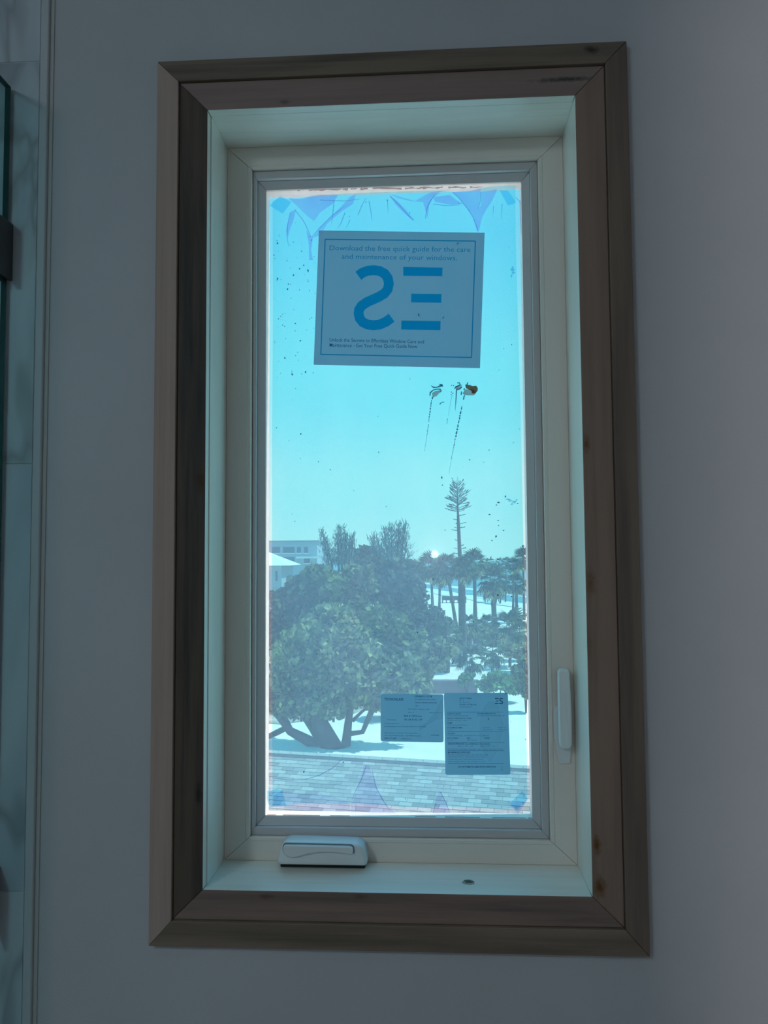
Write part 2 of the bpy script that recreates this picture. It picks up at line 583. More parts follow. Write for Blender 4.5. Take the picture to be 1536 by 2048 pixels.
# ------------------------------------------------------------------ wooden casing and jamb (trim_1)
trim = empty('trim_1', (0, 0, RA[2]), kind='structure')
tag(trim, 'stained wooden picture-frame trim with mitred corners around the window')
cl = {'left': 'darkest board, nearly black brown', 'right': 'brown board with amber knots'}
for s in SIDES:
    RBi = tuple(v + d for v, d in zip(RB, (.0006, -.0006, .0006, -.0006)))
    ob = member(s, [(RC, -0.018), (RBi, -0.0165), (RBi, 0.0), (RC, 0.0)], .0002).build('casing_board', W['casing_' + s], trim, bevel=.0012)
    ob.data.materials.append(W['jamb_h' if s in ('top', 'bottom') else 'jamb_v'])
    inw = {'left': (1, 0), 'right': (-1, 0), 'top': (0, -1), 'bottom': (0, 1)}[s]
    for pl in ob.data.polygons:
        if pl.normal.x * inw[0] + pl.normal.z * inw[1] > .9: pl.material_index = 1
    if s in cl: ob['label'] = cl[s]
    member(s, [(RB, -0.0225), (RA, -0.013), (RA, 0.0), (RB, 0.0)], .0002).build('backband_board', W['band_' + s], trim, bevel=.0012)
    J0 = tuple(v + d for v, d in zip(RD, (-.0002, .0002, -.0002, .0002)))
    ob = member(s, [(J0, 0.0), (J0, 0.1), (JO, 0.1), (JO, 0.0)], .0002).build('jamb_board', W['jamb_h' if s in ('top', 'bottom') else 'jamb_v'], trim)
# the knot in the sill: a shallow dark disc with its ring, flush with the board
kp = Vector((0, 0, 0))
d = ray(937, 1764)
kt = (RD[2] - CAM.z) / d.z
kc = CAM + d * kt
rk = random.Random(8)
for (rx, ry, dz, col, sp) in ((.0105, .0085, .0003, (0.42, 0.40, 0.32), .35), (.0065, .0055, .0005, (0.07, 0.08, 0.08), .9)):
    kn = MB()
    kn.quad(*[(kc.x + rx * math.cos(a) * (1 + sp * rk.uniform(-.6, .4)), kc.y + ry * math.sin(a) * (1 + sp * rk.uniform(-.6, .4)), RD[2] + dz) for a in np.linspace(0, 2 * PI, 19)[:-1]])
    kn.build('knot', surface('knot_wood', col, .6, var=.5, vscale=400), trim)

# ------------------------------------------------------------------ window_1
win = empty('window_1', (0, 0.1, RD[2]), kind='structure')
tag(win, 'white vinyl casement window with crank, lock and taped film on the glass')
RE2 = lerp_rect(RE, RD, 0.16)
R_in = tuple(v + d for v, d in zip(RE, (.001, -.001, .001, -.001)))
for s in SIDES:
    nm = 'rail' if s in ('top', 'bottom') else 'stile'
    member(s, [(RD, YF), (RE2, YF - .0003), (lerp_rect(RE2, RE, .2), YF - .0028), (RE, YF - .0028), (R_in, YF - .001), (R_in, 0.15), (RD, 0.15)], .0003).build('frame_' + nm, M['vinyl_frame'], win, bevel=.0006)
    g1 = tuple(v + d for v, d in zip(R_in, (.0006, -.0006, .0006, -.0006)))
    RFi = tuple(v + d for v, d in zip(RF, (.0012, -.0012, .0012, -.0012)))
    member(s, [(g1, YE), (RF, YE - .0008), (RFi, YE), (RFi, YS), (RFi, 0.145), (g1, 0.145)], .0002).build('sash_' + nm, M['vinyl_sash'], win, bevel=.0006)
    R3 = tuple(v + d for v, d in zip(RFi, (.0004, -.0004, .0004, -.0004)))
    member(s, [(R3, YS), (RG, YG), (RG, YG + .004), (R3, YG + .004)], .0003).build('glazing_bead', M['vinyl_sash'], win, bevel=.0004)
# spacer and outer stop seen through the glass edge
G2 = list(RG)
G2 = (RG[0] - .0015, RG[1] + .0015, RG[2] - .0036, RG[3] + .0036)
R3o = tuple(v + d for v, d in zip(RFi, (.0004, -.0004, .0004, -.0004)))
for s in SIDES:
    member(s, [(R3o, 0.1275), (G2, 0.1275), (G2, 0.153), (R3o, 0.153)], .0001).build('glazing_stop', M['spacer'], win)
MB().box(R3o[0], R3o[1], 0.1205, 0.1265, R3o[2], R3o[3]).build('glass_pane', M['glass'], win)

# grime along the top of the stop
gm = MB()
x = 560
while x < 960:
    L = random.uniform(8, 60)
    y0 = 379 - (x - 560) * .0165
    pts = [at(x + L * i / 5, y0 + random.uniform(-1.2, 1.6) - .0165 * L * i / 5, 0.1202) for i in range(6)]
    pb = [at(x + L * i / 5, y0 + random.uniform(1.8, 4.6) - .0165 * L * i / 5, 0.1202) for i in range(6)]
    gm.plate([(q.x, q.z) for q in pts] + [(q.x, q.z) for q in reversed(pb)], 0.1202)
    x += L + random.uniform(-6, 12)
for (xa_, xb_) in ((534, 552), (566, 640), (660, 700), (830, 872), (890, 960), (985, 1052), (1056, 1063)):
    ya_, yb_ = 1628.6 + (xa_ - 534) * .0125, 1628.6 + (xb_ - 534) * .0125
    gm.plate([(q.x, q.z) for q in (at(xa_, ya_, .1202), at(xb_, yb_, .1202), at(xb_, yb_ + 1.3, .1202), at(xa_, ya_ + 1.8, .1202))], .1202)
g_ob = gm.build('edge_grime', M['mud_grey'])
tag(g_ob, 'dark grime caught along the top and bottom edges of the glass', 'grime', kind='stuff')

# crank operator on the bottom rail
def px_poly(pts, Y):
    return [at(x, y, Y) for x, y in pts]


def rounded(pts, r, n=5):
    """round the corners of a pixel polygon"""
    out = []
    k = len(pts)
    for i in range(k):
        p0, p1, p2 = Vector(pts[i - 1]), Vector(pts[i]), Vector(pts[(i + 1) % k])
        rr = r[i] if isinstance(r, (list, tuple)) else r
        a = p1 + (p0 - p1).normalized() * rr
        b = p1 + (p2 - p1).normalized() * rr
        for j in range(n + 1):
            t = j / n
            out.append(tuple((1 - t) ** 2 * a + 2 * t * (1 - t) * p1 + t * t * b))
    return out


def inset(ring, k, Y):
    c = sum((Vector(p) for p in ring), Vector()) / len(ring)
    return [Vector((c.x + (p[0] - c.x) * k[0], Y, c.z + (p[2] - c.z) * k[1])) for p in ring]


# everything is drawn on the plane YF, then pushed towards the room
Yc = 0.064
prof = rounded([(563, 1683.5), (727, 1687.5), (736, 1732), (552.5, 1729)], [17, 17, 10, 10])
front = px_poly(prof, Yc)
rings = [[Vector((p.x, YF - .0002, p.z)) for p in front],
         [Vector((p.x, Yc + .003, p.z)) for p in front],
         inset(front, (.99, .965), Yc), inset(front, (.955, .86), Yc - .0035), inset(front, (.90, .70), Yc - .0052)]
crank = MB().loft(rings).build('crank_housing', M['handle'], win, smooth=False, bevel=.0008)
for pl in crank.data.polygons: pl.use_smooth = True
Yh = Yc - .0062
hp = rounded([(567, 1688), (700, 1691), (707, 1694), (707, 1707), (682, 1703), (650, 1700), (618, 1704), (592, 1713), (578, 1713), (567, 1706)], [7, 2, 5, 3, 8, 14, 12, 5, 5, 6], 4)
hr = px_poly(hp, Yh)
szz = RD[2]
xa, xb, zb_ = min(p.x for p in front) + .004, max(p.x for p in front) - .004, min(p.z for p in front) + .003
MB().box(xa, xb, Yc + .006, YF - .001, szz + .0002, zb_).build('crank_shade_block', M['dark'], crank, bevel=.001)  # black block added as the shade between housing and sill
shade_outline = inset(hr, (1.022, 1.14), 0)
MB().loft([[Vector((p.x, Yh + .003, p.z)) for p in shade_outline], [Vector((p.x, Yh - .0002, p.z)) for p in shade_outline]]).build('recess_shade_plate', surface('recess_shade', (.22, .24, .25), .5), crank)  # grey plate, the shade of the recess around the handle in its colour
arm = MB().loft([[Vector((p.x, Yh + .003, p.z)) for p in hr], [Vector((p.x, Yh - .003, p.z)) for p in hr], inset(hr, (.985, .84), Yh - .0055)]).build('crank_handle', M['handle'], crank, bevel=.0006)

# sash lock on the right stile
esc = rounded([(1111, 1411), (1143, 1406), (1144, 1470), (1141, 1527), (1118, 1528), (1108, 1470), (1106.5, 1430)], [3, 4, 4, 4, 4, 20, 10], 4)
er = px_poly(esc, YF - .004)
lock = MB().loft([[Vector((p.x, YF - .0002, p.z)) for p in er], [Vector((p.x, YF - .0032, p.z)) for p in er], inset(er, (.93, .985), YF - .0055)]).build('lock_plate', M['handle'], win, bevel=.0005)
Yl = YF - .020
lev = rounded([(1116, 1342), (1121, 1337), (1137, 1338), (1140, 1345), (1145, 1430), (1145, 1494), (1138, 1499), (1123, 1498), (1119, 1490)], [4, 4, 4, 5, 30, 6, 4, 4, 6], 4)
lr = px_poly(lev, Yl)
MB().loft([[Vector((p.x, YF - .006, p.z)) for p in inset(lr, (.96, .985), 0)], [Vector((p.x, Yl + .003, p.z)) for p in lr], inset(lr, (.86, .985), Yl), inset(lr, (.55, .95), Yl - .0015)]).build('lock_lever', M['handle'], lock, smooth=True, bevel=.0006)

# ------------------------------------------------------------------ films, tapes, papers on the glass
Y1, Y2, Y3, Y4, Y5, Y6 = 0.1198, 0.1192, 0.1188, 0.1184, 0.1180, 0.1176


def pane_plate(mb, pxs, Y):
    mb.plate([(q.x, q.z) for q in px_poly(pxs, Y)], Y)


film_edge = [(545, 402), (560, 396), (575, 398), (590, 399), (605, 396), (625, 391), (660, 389), (720, 386), (780, 383.5), (830, 382), (880, 381), (905, 384), (930, 383),
             (950, 380), (975, 374), (1000, 372), (1031, 371), (1031.5, 480), (1036, 640), (1041, 820), (1046, 1050), (1050, 1300), (1053, 1480), (1055, 1590), (1052, 1602), (1035, 1616), (1000, 1618),
             (960, 1616), (900, 1613.5), (850, 1614), (800, 1614), (760, 1610), (715, 1607), (670, 1608), (640, 1605.5), (600, 1607), (572, 1611), (545, 1612), (544, 1300), (544, 900), (546, 600)]
mb = MB()
pane_plate(mb, film_edge, Y1)
film = mb.build('protective_film', M['film'])
tag(film, 'blue see-through protective film stretched over most of the window glass', 'film')

mb = MB()
pane_plate(mb, [(536, 407), (545, 392), (560, 390), (640, 388), (800, 383), (900, 380), (960, 374), (1031, 370), (1042, 376), (1043, 500), (1046, 640), (1052, 900), (1057, 1200), (1060, 1400), (1062, 1560),
                (1060, 1592), (1050, 1604), (1036, 1629), (1015, 1621), (960, 1625), (900, 1627), (780, 1629), (700, 1624), (650, 1622), (610, 1624), (570, 1617), (540, 1614), (535, 1600), (535, 1300), (536, 900), (537, 600)], Y2)
clear = mb.build('wrinkled_film', M['clear_film'])
tag(clear, 'clear wrinkled plastic film taped at its corners over the blue film', 'film')
mb = MB()
FOLDS = [
    [(577, 396), (600, 398), (640, 390), (676, 390), (665, 408), (640, 425), (628, 442), (612, 430), (590, 408)],
    [(582, 424), (592, 418), (587, 440), (580, 458), (576, 474), (572, 462)],
    [(612, 460), (626, 476), (622, 500), (626, 520), (618, 520), (618, 490)],
    [(626, 476), (640, 455), (660, 436), (690, 405), (700, 394), (712, 388), (706, 408), (680, 425), (655, 447), (640, 470)],
    [(780, 388), (830, 402), (862, 384), (900, 380), (878, 384), (866, 394), (858, 412), (855, 436), (851, 420), (846, 404), (820, 402), (795, 396)],
    [(905, 384), (940, 382), (962, 376), (960, 395), (958, 416), (962, 410), (962, 384), (995, 378), (985, 400), (972, 420), (964, 436), (960, 452), (958, 462), (954, 462), (946, 434), (934, 416), (918, 396)],
    [(780, 391), (795, 402), (812, 420), (828, 440), (824, 440), (806, 424), (790, 408)],
    [(866, 394), (900, 390), (912, 400), (926, 408), (905, 410), (870, 404)],
    # lower swags
    [(727, 1530), (738, 1530), (748, 1560), (760, 1590), (775, 1612), (793, 1627), (700, 1624), (705, 1605), (716, 1575), (724, 1548)],
    [(547, 1590), (565, 1582), (600, 1586), (640, 1588), (690, 1600), (700, 1610), (700, 1622), (610, 1622), (570, 1615), (547, 1612)],
    [(877, 1582), (881, 1583), (892, 1604), (900, 1627), (866, 1627), (870, 1606)],
    [(929, 1616), (931, 1627), (924, 1627)],
    [(1016, 1605), (1052, 1602), (1060, 1592), (1036, 1629)],
]
for i, f in enumerate(FOLDS):
    mb2 = MB()
    pane_plate(mb2, f, Y3)
    mb2.build('film_fold', M['fold_top' if i < 8 else 'fold'], clear)


def ribbon(mb, pts, wd, Y):
    """thin strip along a pixel path, wd in pixels"""
    P = [Vector(p) for p in pts]
    L, R = [], []
    for i, p in enumerate(P):
        t = (P[min(i + 1, len(P) - 1)] - P[max(i - 1, 0)]).normalized()
        n = Vector((-t.y, t.x))
        ww = wd[i] if isinstance(wd, (list, tuple)) else wd
        L.append(at(*(p + n * ww / 2), Y))
        R.append(at(*(p - n * ww / 2), Y))
    for i in range(len(P) - 1):
        mb.quad(L[i], L[i + 1], R[i + 1], R[i])


CREASES = [
    [(905, 384), (918, 396), (934, 416), (946, 434), (954, 455), (957, 466)], [(851, 437), (853, 420), (858, 406), (868, 392), (880, 385)],
    [(545, 1556), (580, 1560), (610, 1559), (640, 1550), (665, 1536), (688, 1516)], [(745, 1545), (752, 1575), (766, 1600), (780, 1622)],
    [(733, 1530), (722, 1560), (712, 1580), (704, 1600)], [(581, 424), (575, 450), (574, 472), (577, 492)], [(590, 420), (606, 440), (616, 460), (622, 474)],
    [(624, 474), (640, 455), (665, 430), (690, 412)], [(668, 402), (666, 424), (663, 448)], [(738, 402), (742, 425), (744, 442)], [(716, 430), (724, 410), (732, 396)],
    [(780, 392), (800, 412), (818, 432), (828, 441)], [(775, 400), (776, 425)], [(1004, 408), (1003, 438)], [(987, 412), (986, 430)], [(962, 384), (960, 406), (956, 418)],
    [(881, 1584), (892, 1606), (900, 1625)], [(872, 1606), (866, 1626)], [(712, 1611), (711, 1625)], [(866, 408), (890, 411), (920, 410)],
    [(640, 400), (690, 402), (720, 398)], [(690, 425), (682, 446), (676, 456)], [(700, 440), (692, 456)], [(1040, 400), (1041, 440), (1043, 470)], [(1032, 395), (1043, 408)],
]
mb = MB()
for c in CREASES:
    ribbon(mb, c, [1.6] * (len(c) - 1) + [0.6], Y4)
tag(mb.build('film_crease', M['crease'], clear), kind='stuff')

tapes = [([(539, 411), (560, 392), (582, 404), (579, 410), (565, 427)], 'blue tape scrap at the upper corner of the glass beside the crumpled film, tilted square'),
         ([(999, 380), (1016, 381), (1031, 403), (1031, 406), (1016, 411)], 'blue tape strip slanting at the upper corner of the glass, above the lock side'),
         ([(534, 1582), (553, 1578), (565, 1581), (572, 1611), (540, 1614), (535, 1602)], 'blue tape scrap at the lower corner of the glass above the crank, square'),
         ([(1019, 1607), (1045, 1582), (1056, 1597), (1052, 1604), (1034, 1622)], 'blue tape scrap tilted at the lower corner of the glass below the larger label')]
for pts, lab in tapes:
    mb = MB()
    pane_plate(mb, pts, Y4)
    tag(mb.build('tape_scrap', M['tape']), lab, 'tape', 'blue tape scraps at the corners of the glass')


# ---- lettering
def text_line(body, p0, p1, Y, m, parent, name='lettering', h=None, align_fit=True, bold=0.0):
    """text whose baseline runs from pixel p0 to pixel p1 on the plane Y (h = cap height in pixels)"""
    cu = bpy.data.curves.new(name, 'FONT')
    cu.body = body
    cu.resolution_u = 2
    cu.offset = bold
    cu.materials.append(m)
    ob = bpy.data.objects.new(name, cu)
    COL.objects.link(ob)
    a, b = at(*p0, Y), at(*p1, Y)
    TXT.append((ob, a, b, h, parent))
    return ob


TXT = []


def place_texts():
    bpy.context.view_layer.update()
    dg = bpy.context.evaluated_depsgraph_get()
    todo = []
    for ob, a, b, h, parent in TXT:
        wdt = max(max(v[0] for v in ob.bound_box) - min(0, min(v[0] for v in ob.bound_box)), 1e-4)
        L = (b - a).length
        sx_ = L / wdt
        sy_ = sx_ if h is None else (h * (a.y - CAM.y) / F_PX) / 0.69
        ux = (b - a).normalized()
        ny = Vector((0, -1, 0))
        uz = ny.cross(ux)
        mtx = Matrix((ux * sx_, uz * sy_, ny)).transposed().to_4x4()
        mtx.translation = a
        todo.append((ob, mtx, parent, bpy.data.meshes.new_from_object(ob.evaluated_get(dg))))
    for ob, mtx, parent, me in todo:
        me.transform(Matrix.Translation(-wloc(parent)) @ mtx)
        mo = bpy.data.objects.new('lettering', me)
        COL.objects.link(mo)
        mo.parent = parent
        cu = ob.data
        bpy.data.objects.remove(ob)
        bpy.data.curves.remove(cu)


def c1(x, y): return (600 + x / 3.84, 440 + y / 3.84)


notice = empty('paper_notice', at(795, 735, Y5))
tag(notice, 'backlit paper notice with large blue reversed letters, high on the glass', 'notice')
mb = MB()
pane_plate(mb, [c1(145, 80), c1(1418, 98), c1(1382, 1138), c1(105, 1112)], Y5)
mb.build('sheet', M['paper'], notice)
bt = [c1(193, 148), c1(1347, 162), c1(1317, 1056), c1(160, 1032)]
mb = MB()
for i in range(4):
    ribbon(mb, [bt[i], bt[(i + 1) % 4]], 2.2, Y6)
mb.build('border_line', M['ink_line'], notice)
# the S of the emblem: a wide stroke
S = [(448, 428), (480, 405), (520, 390), (565, 385), (610, 391), (650, 412), (674, 445), (683, 490), (674, 532), (648, 565), (605, 590), (560, 610), (512, 632), (472, 660), (453, 690), (450, 715), (458, 755), (482, 785), (520, 803), (565, 808), (612, 803), (660, 782), (704, 750)]
mb = MB()
ribbon(mb, [c1(*q) for q in S], 20.0, Y6)
mb.build('emblem_letter', M['ink_blue'], notice)
for q in ([(793, 360), (1095, 365), (1093, 432), (793, 429)], [(854, 566), (1087, 568), (1085, 636), (852, 633)], [(778, 772), (1080, 776), (1078, 846), (777, 841)]):
    mb = MB()
    pane_plate(mb, [c1(*z) for z in q], Y6)
    mb.build('emblem_bar', M['ink_blue'], notice)
text_line('Download the free quick guide for the care', c1(222, 232), c1(1308, 246), Y6, M['ink_line'], notice, h=10.5)
text_line('and maintenance of your windows.', c1(318, 298), c1(1206, 310), Y6, M['ink_line'], notice, h=10.5)
text_line('Unlock the Secrets to Effortless Window Care and', c1(225, 932), c1(952, 948), Y6, M['ink_dark'], notice, h=7.2, bold=.003)
text_line('Maintenance - Get Your Free Quick Guide Now', c1(225, 973), c1(900, 984), Y6, M['ink_dark'], notice, h=7.2, bold=.003)


def c2(x, y): return (755 + x * 140 / 1536, 1380 + y * 140 / 1536)


def c3(x, y): return (885 + x * 145 / 1536, 1380 + y * 145 / 1536)


lab1 = empty('product_label', at(824, 1482, Y5))
tag(lab1, 'smaller wider printed label giving the glass size, low on the glass', 'label', 'printed labels low on the glass')
mb = MB()
pane_plate(mb, rounded([c2(70, 85), c2(1448, 95), c2(1450, 1148), c2(70, 1128)], 5), Y5)
mb.build('sheet', M['label_paper'], lab1)
for body, x0, x1, y, h, b in [('TECNOGLASS', 150, 570, 225, 4.6, .02), ('OP:4501117178', 815, 1195, 158, 3.4, .02), ('E.I. RESIDENCE ANNA MARIA', 820, 1275, 220, 2.6, 0), ('CHOLITA WINDOW AND DOOR', 820, 1300, 290, 2.6, .01),
                              ('2285', 820, 890, 356, 2.4, 0), ('MOD: WIN01 - Casement - Clear', 665, 1140, 430, 2.4, 0), ('Item: 5', 668, 800, 500, 2.4, 0), ('464 X 1073 mm', 580, 970, 588, 3.6, .012),
                              ('18 1/4 X 42 1/4"', 580, 985, 668, 3.6, .012), ('PRODUCCION 17-01', 1135, 1415, 508, 2.2, 0), ('A1000 SERIES', 200, 405, 662, 2, 0), ('Cutting instructions', 150, 475, 742, 2.2, 0),
                              ('A 90 GRANDE 32 x 42 1/4 GLASS TEMP Low E LAM SB 60', 150, 1060, 812, 2.2, 0), ('VMF: Cra 44 B 1 Via 40-305 - Zona Ind Las Flores', 150, 890, 955, 2.2, 0),
                              ('Cra. 3 Cra 49 Barranquilla - Calle 46 Barranquilla', 150, 945, 1012, 2.2, 0), ('LITE: INTER', 1170, 1350, 1004, 2.4, .01), ('MADE IN COLOMBIA', 155, 420, 1072, 2.6, .012), ('PRODUCT: A_', 520, 750, 1080, 2.4, 0)]:
    text_line(body, c2(x0, y), c2(x1, y + 5), Y6, M['ink_dark'], lab1, h=h, bold=b)
mb = MB()
ribbon(mb, [c2(955, 700), c2(958, 1140)], 1.2, Y6)
ribbon(mb, [c2(960, 780), c2(1150, 730), c2(1300, 650), c2(1445, 625)], 1.2, Y6)
pane_plate(mb, [c2(930, 830), c2(1080, 700), c2(1250, 500), c2(1370, 260), c2(1400, 190), c2(1440, 300), c2(1440, 610), c2(1300, 640), c2(1080, 770), c2(1020, 840), c2(900, 900)], Y6)
mb.build('wrinkle', M['wrinkle'], lab1)

lab2 = empty('product_label', at(955, 1548, Y5))
tag(lab2, 'taller label with ruled rows of small print and a corner emblem, low on the glass', 'label', 'printed labels low on the glass')
mb = MB()
pane_plate(mb, rounded([c3(30, 62), c3(1385, 58), c3(1440, 1795), c3(62, 1800)], 5), Y5)
mb.build('sheet', M['label_paper'], lab2)
lx = lambda x, y: x + (y - 500) * .025
rows2 = [('GLAFTC Glazed', 365, 620, 188, 2.8, .015), ('5 - 1', 365, 450, 235, 2.8, .01), ('PRL 4501117-1', 365, 590, 280, 2.8, 0), ('ID 4501117178/1-05', 365, 720, 325, 2.8, .01), ('DATE 2023/04/11', 365, 630, 375, 2.6, 0),
         ('CLIENT/CLIENTE', 90, 385, 518, 2.6, .01), ('CHOLITA WINDOW AND DOOR', 90, 550, 560, 2.6, 0), ('PROJECT/PROYECTO', 740, 1130, 515, 2.6, .01), ('CHOLITA WINDOW AND DOOR 2285', 740, 1310, 558, 2.4, 0),
         ('PERFIL/TYPE/PRODUCT LINE', 90, 605, 615, 2.6, .01), ('HOME OUTLET - ML-1', 90, 525, 658, 2.4, 0), ('5', 955, 985, 630, 3.6, .02), ('NAME', 90, 200, 712, 2.6, .015), ('CAW-1X X ALUM BOX-2', 90, 515, 760, 2.6, 0),
         ('SYSTEM/SISTEMA', 90, 420, 812, 2.6, .012), ('CA/PL', 90, 210, 858, 2.4, 0), ('COLOR/COL', 845, 995, 808, 2.4, 0), ('ALL WHITE', 845, 1040, 855, 2.4, 0), ('FINISH/AC', 1170, 1345, 808, 2.4, 0), ('4FX-9000', 1170, 1345, 855, 2.4, 0),
         ('GLAZING', 90, 255, 935, 2.6, .012), ('5/16 GRAY ANNEALED - .090 INTERLAYER - HP 5 CLEAR LAM', 90, 970, 978, 2.4, 0), ('BUG SCREEN', 90, 325, 1035, 2.6, .012), ('BAR', 505, 580, 1032, 2.6, .01), ('PANEL', 875, 990, 1032, 2.6, .01), ('1-1-M', 90, 200, 1080, 2.4, 0), ('MATT PLATA', 505, 720, 1078, 2.4, 0),
         ('DESIGN PRESSURE As certified by al Documents', 95, 985, 1158, 3.2, .012), ('LAB (+) PSF : 100', 300, 625, 1205, 2.6, 0), ('NEG (-) PSF : 110', 775, 1090, 1205, 2.6, 0),
         ('ASTM E330 E331 E283 E1886 E1996 AAMA / NFRC / TAS 201 202 203 FL / ASTM E', 90, 1260, 1272, 2.8, 0), ('MAXIMUM SIZE APPROVED', 90, 570, 1340, 3.2, .018), ('FBC/NOA: LARGE MISSILE IMPACT PER FL BUILDING CODE', 90, 940, 1388, 2.6, 0), ('LARGE MISSILE IMPACT - INSULATED GLASS 10-1275.01', 90, 890, 1432, 2.6, 0),
         ('FLORIDA BUILDING CODE APPROVED PRODUCT', 90, 850, 1484, 2.6, 0), ('LARGE MISSILE IMPACT - FBC NUMBER FL 21757.1', 90, 890, 1530, 2.6, 0), ('DO NOT REMOVE LABEL PRIOR INSPECTION', 300, 1105, 1645, 3.2, .02)]
for body, x0, x1, y, h, b in rows2:
    text_line(body, c3(lx(x0, y), y), c3(lx(x1, y), y), Y6, M['ink_dark' if b else 'ink_soft'], lab2, h=h, bold=b)
mb = MB()
for y in (468, 880, 1108, 1288, 1560):
    ribbon(mb, [c3(lx(90, y), y), c3(lx(1285, y), y)], .9, Y6)
mb.build('ruled_line', M['ink_soft'], lab2)
mb = MB()
pane_plate(mb, [c3(1110, 172), c3(1190, 172), c3(1190, 190), c3(1112, 190)], Y6)
pane_plate(mb, [c3(1128, 224), c3(1186, 224), c3(1186, 240), c3(1128, 240)], Y6)
pane_plate(mb, [c3(1112, 278), c3(1190, 278), c3(1190, 296), c3(1112, 296)], Y6)
ribbon(mb, [c3(*q) for q in [(1278, 190), (1250, 180), (1222, 184), (1212, 204), (1224, 226), (1256, 240), (1274, 258), (1268, 282), (1240, 292), (1205, 280)]], 2.0, Y6)
mb.build('emblem', M['ink_dark'], lab2)
mb = MB()
pane_plate(mb, [c3(840, 420), c3(960, 250), c3(1060, 230), c3(1190, 330), c3(1240, 560), c3(1290, 700), c3(1240, 1050), c3(1150, 1310), c3(1060, 1470), c3(1010, 1540), c3(940, 1440), c3(860, 1320), c3(790, 1150), c3(780, 700)], Y6)
pane_plate(mb, [c3(1240, 1600), c3(1270, 1590), c3(1300, 1720), c3(1230, 1720)], Y6)
mb.build('wrinkle', M['wrinkle'], lab2)
place_texts()

# ---- dried mud splashes
def c4(x, y): return (820 + x / 6.4, 740 + y / 6.4)


def blob_poly(cx, cy, rx, ry, seed, n=18, rough=.25):
    r = random.Random(seed)
    ph = [r.uniform(0, 6.28) for _ in range(4)]
    return [(cx + rx * math.cos(a) * (1 + rough * math.sin(3 * a + ph[0]) + rough * .6 * math.sin(5 * a + ph[1])), cy + ry * math.sin(a) * (1 + rough * math.sin(2 * a + ph[2]) + rough * .5 * math.sin(7 * a + ph[3]))) for a in np.linspace(0, 2 * PI, n + 1)[:-1]]


def streak(mb, p0, p1, w0, w1, seed, breaks=9):
    r = random.Random(seed)
    t = 0
    while t < 1:
        L = r.uniform(.05, .15)
        e = min(1, t + L)
        n = 5
        pts, ws = [], []
        for i in range(n):
            k = t + (e - t) * i / (n - 1)
            pts.append(c4(p0[0] + (p1[0] - p0[0]) * k + r.uniform(-3, 3), p0[1] + (p1[1] - p0[1]) * k))
            ws.append((w0 + (w1 - w0) * k) * r.uniform(.5, 1.3) * (0.4 if i in (0, n - 1) else 1))
        ribbon(mb, pts, ws, Y4)
        t = e + r.uniform(.008, .02)


sm1 = empty('mud_splash', at(870, 790, Y4))
tag(sm1, 'thin grey mud splash with one long drip, further from the lock', 'stain', 'dried mud splashes on the glass')
mb = MB()
pane_plate(mb, [c4(*q) for q in [(280, 300), (310, 275), (350, 265), (385, 255), (395, 270), (370, 300), (340, 335), (300, 345), (285, 330)]], Y4)
mb.build('spot', M['mud_grey'], sm1)
mb = MB()
ribbon(mb, [c4(*q) for q in [(270, 200), (300, 222), (345, 222), (385, 205), (420, 195)]], [1, 3, 2, 4, 5], Y4 - .0002)
ribbon(mb, [c4(*q) for q in [(415, 205), (400, 190), (375, 180)]], [3, 3, 1], Y4 - .0002)
ribbon(mb, [c4(*q) for q in [(255, 330), (260, 290), (300, 255), (345, 245), (385, 245), (402, 268), (380, 290)]], [2, 3, 2, 2, 3, 2, 1], Y4 - .0002)
ribbon(mb, [c4(*q) for q in [(285, 375), (288, 345), (310, 345)]], [2.5, 3, 1], Y4 - .0002)
ribbon(mb, [c4(*q) for q in [(380, 440), (395, 422), (410, 412), (438, 412)]], [2.4, 1.6, 1.2, 1.6], Y4 - .0002)
streak(mb, (275, 385), (240, 660), 2.0, 1.8, 3)
streak(mb, (238, 690), (186, 1040), 1.2, .7, 4)
mb.build('drip', M['mud_dark'], sm1)

sm2 = empty('mud_splash', at(940, 790, Y4))
tag(sm2, 'brown mud splash with the longest drip, nearer to the lock', 'stain', 'dried mud splashes on the glass')
mb = MB()
pane_plate(mb, [c4(*q) for q in [(705, 250), (760, 245), (820, 250), (850, 290), (820, 325), (760, 325), (700, 322), (672, 300)]], Y4)
pane_plate(mb, [c4(*q) for q in [(580, 205), (640, 200), (660, 215), (640, 240), (590, 245)]], Y4)
mb.build('spot', M['mud_grey'], sm2)
mb = MB()
pane_plate(mb, [c4(*q) for q in [(708, 195), (760, 190), (800, 205), (845, 200), (868, 230), (865, 270), (830, 300), (790, 300), (790, 268), (755, 250), (715, 232)]], Y4 - .0002)
mb.build('brown_spot', M['mud_brown'], sm2)
mb = MB()
for q in ([(570, 240), (590, 215), (640, 190), (660, 200)], [(605, 165), (635, 165), (640, 185)], [(690, 255), (700, 235)], [(735, 160), (735, 185), (710, 195)], [(685, 380), (690, 345), (700, 325)], [(655, 320), (660, 275)], [(590, 245), (615, 250), (640, 240), (665, 215)]):
    ribbon(mb, [c4(*z) for z in q], 2.4, Y4 - .0003)
ribbon(mb, [c4(*z) for z in [(595, 250), (590, 360), (578, 520)]], [2.6, 2, .5], Y4 - .0003)
streak(mb, (665, 460), (585, 860), 2.4, 3.0, 6)
streak(mb, (580, 875), (528, 1150), 1.8, 1.0, 8)
streak(mb, (480, 620), (472, 690), 1.5, .8, 9)
for (x, y) in ((532, 197), (558, 200), (530, 282), (548, 298), (526, 315)):
    pane_plate(mb, blob_poly(*c4(x, y), 1.1, 1.1, x), Y4 - .0003)
mb.build('drip', M['mud_dark'], sm2)
mb = MB()
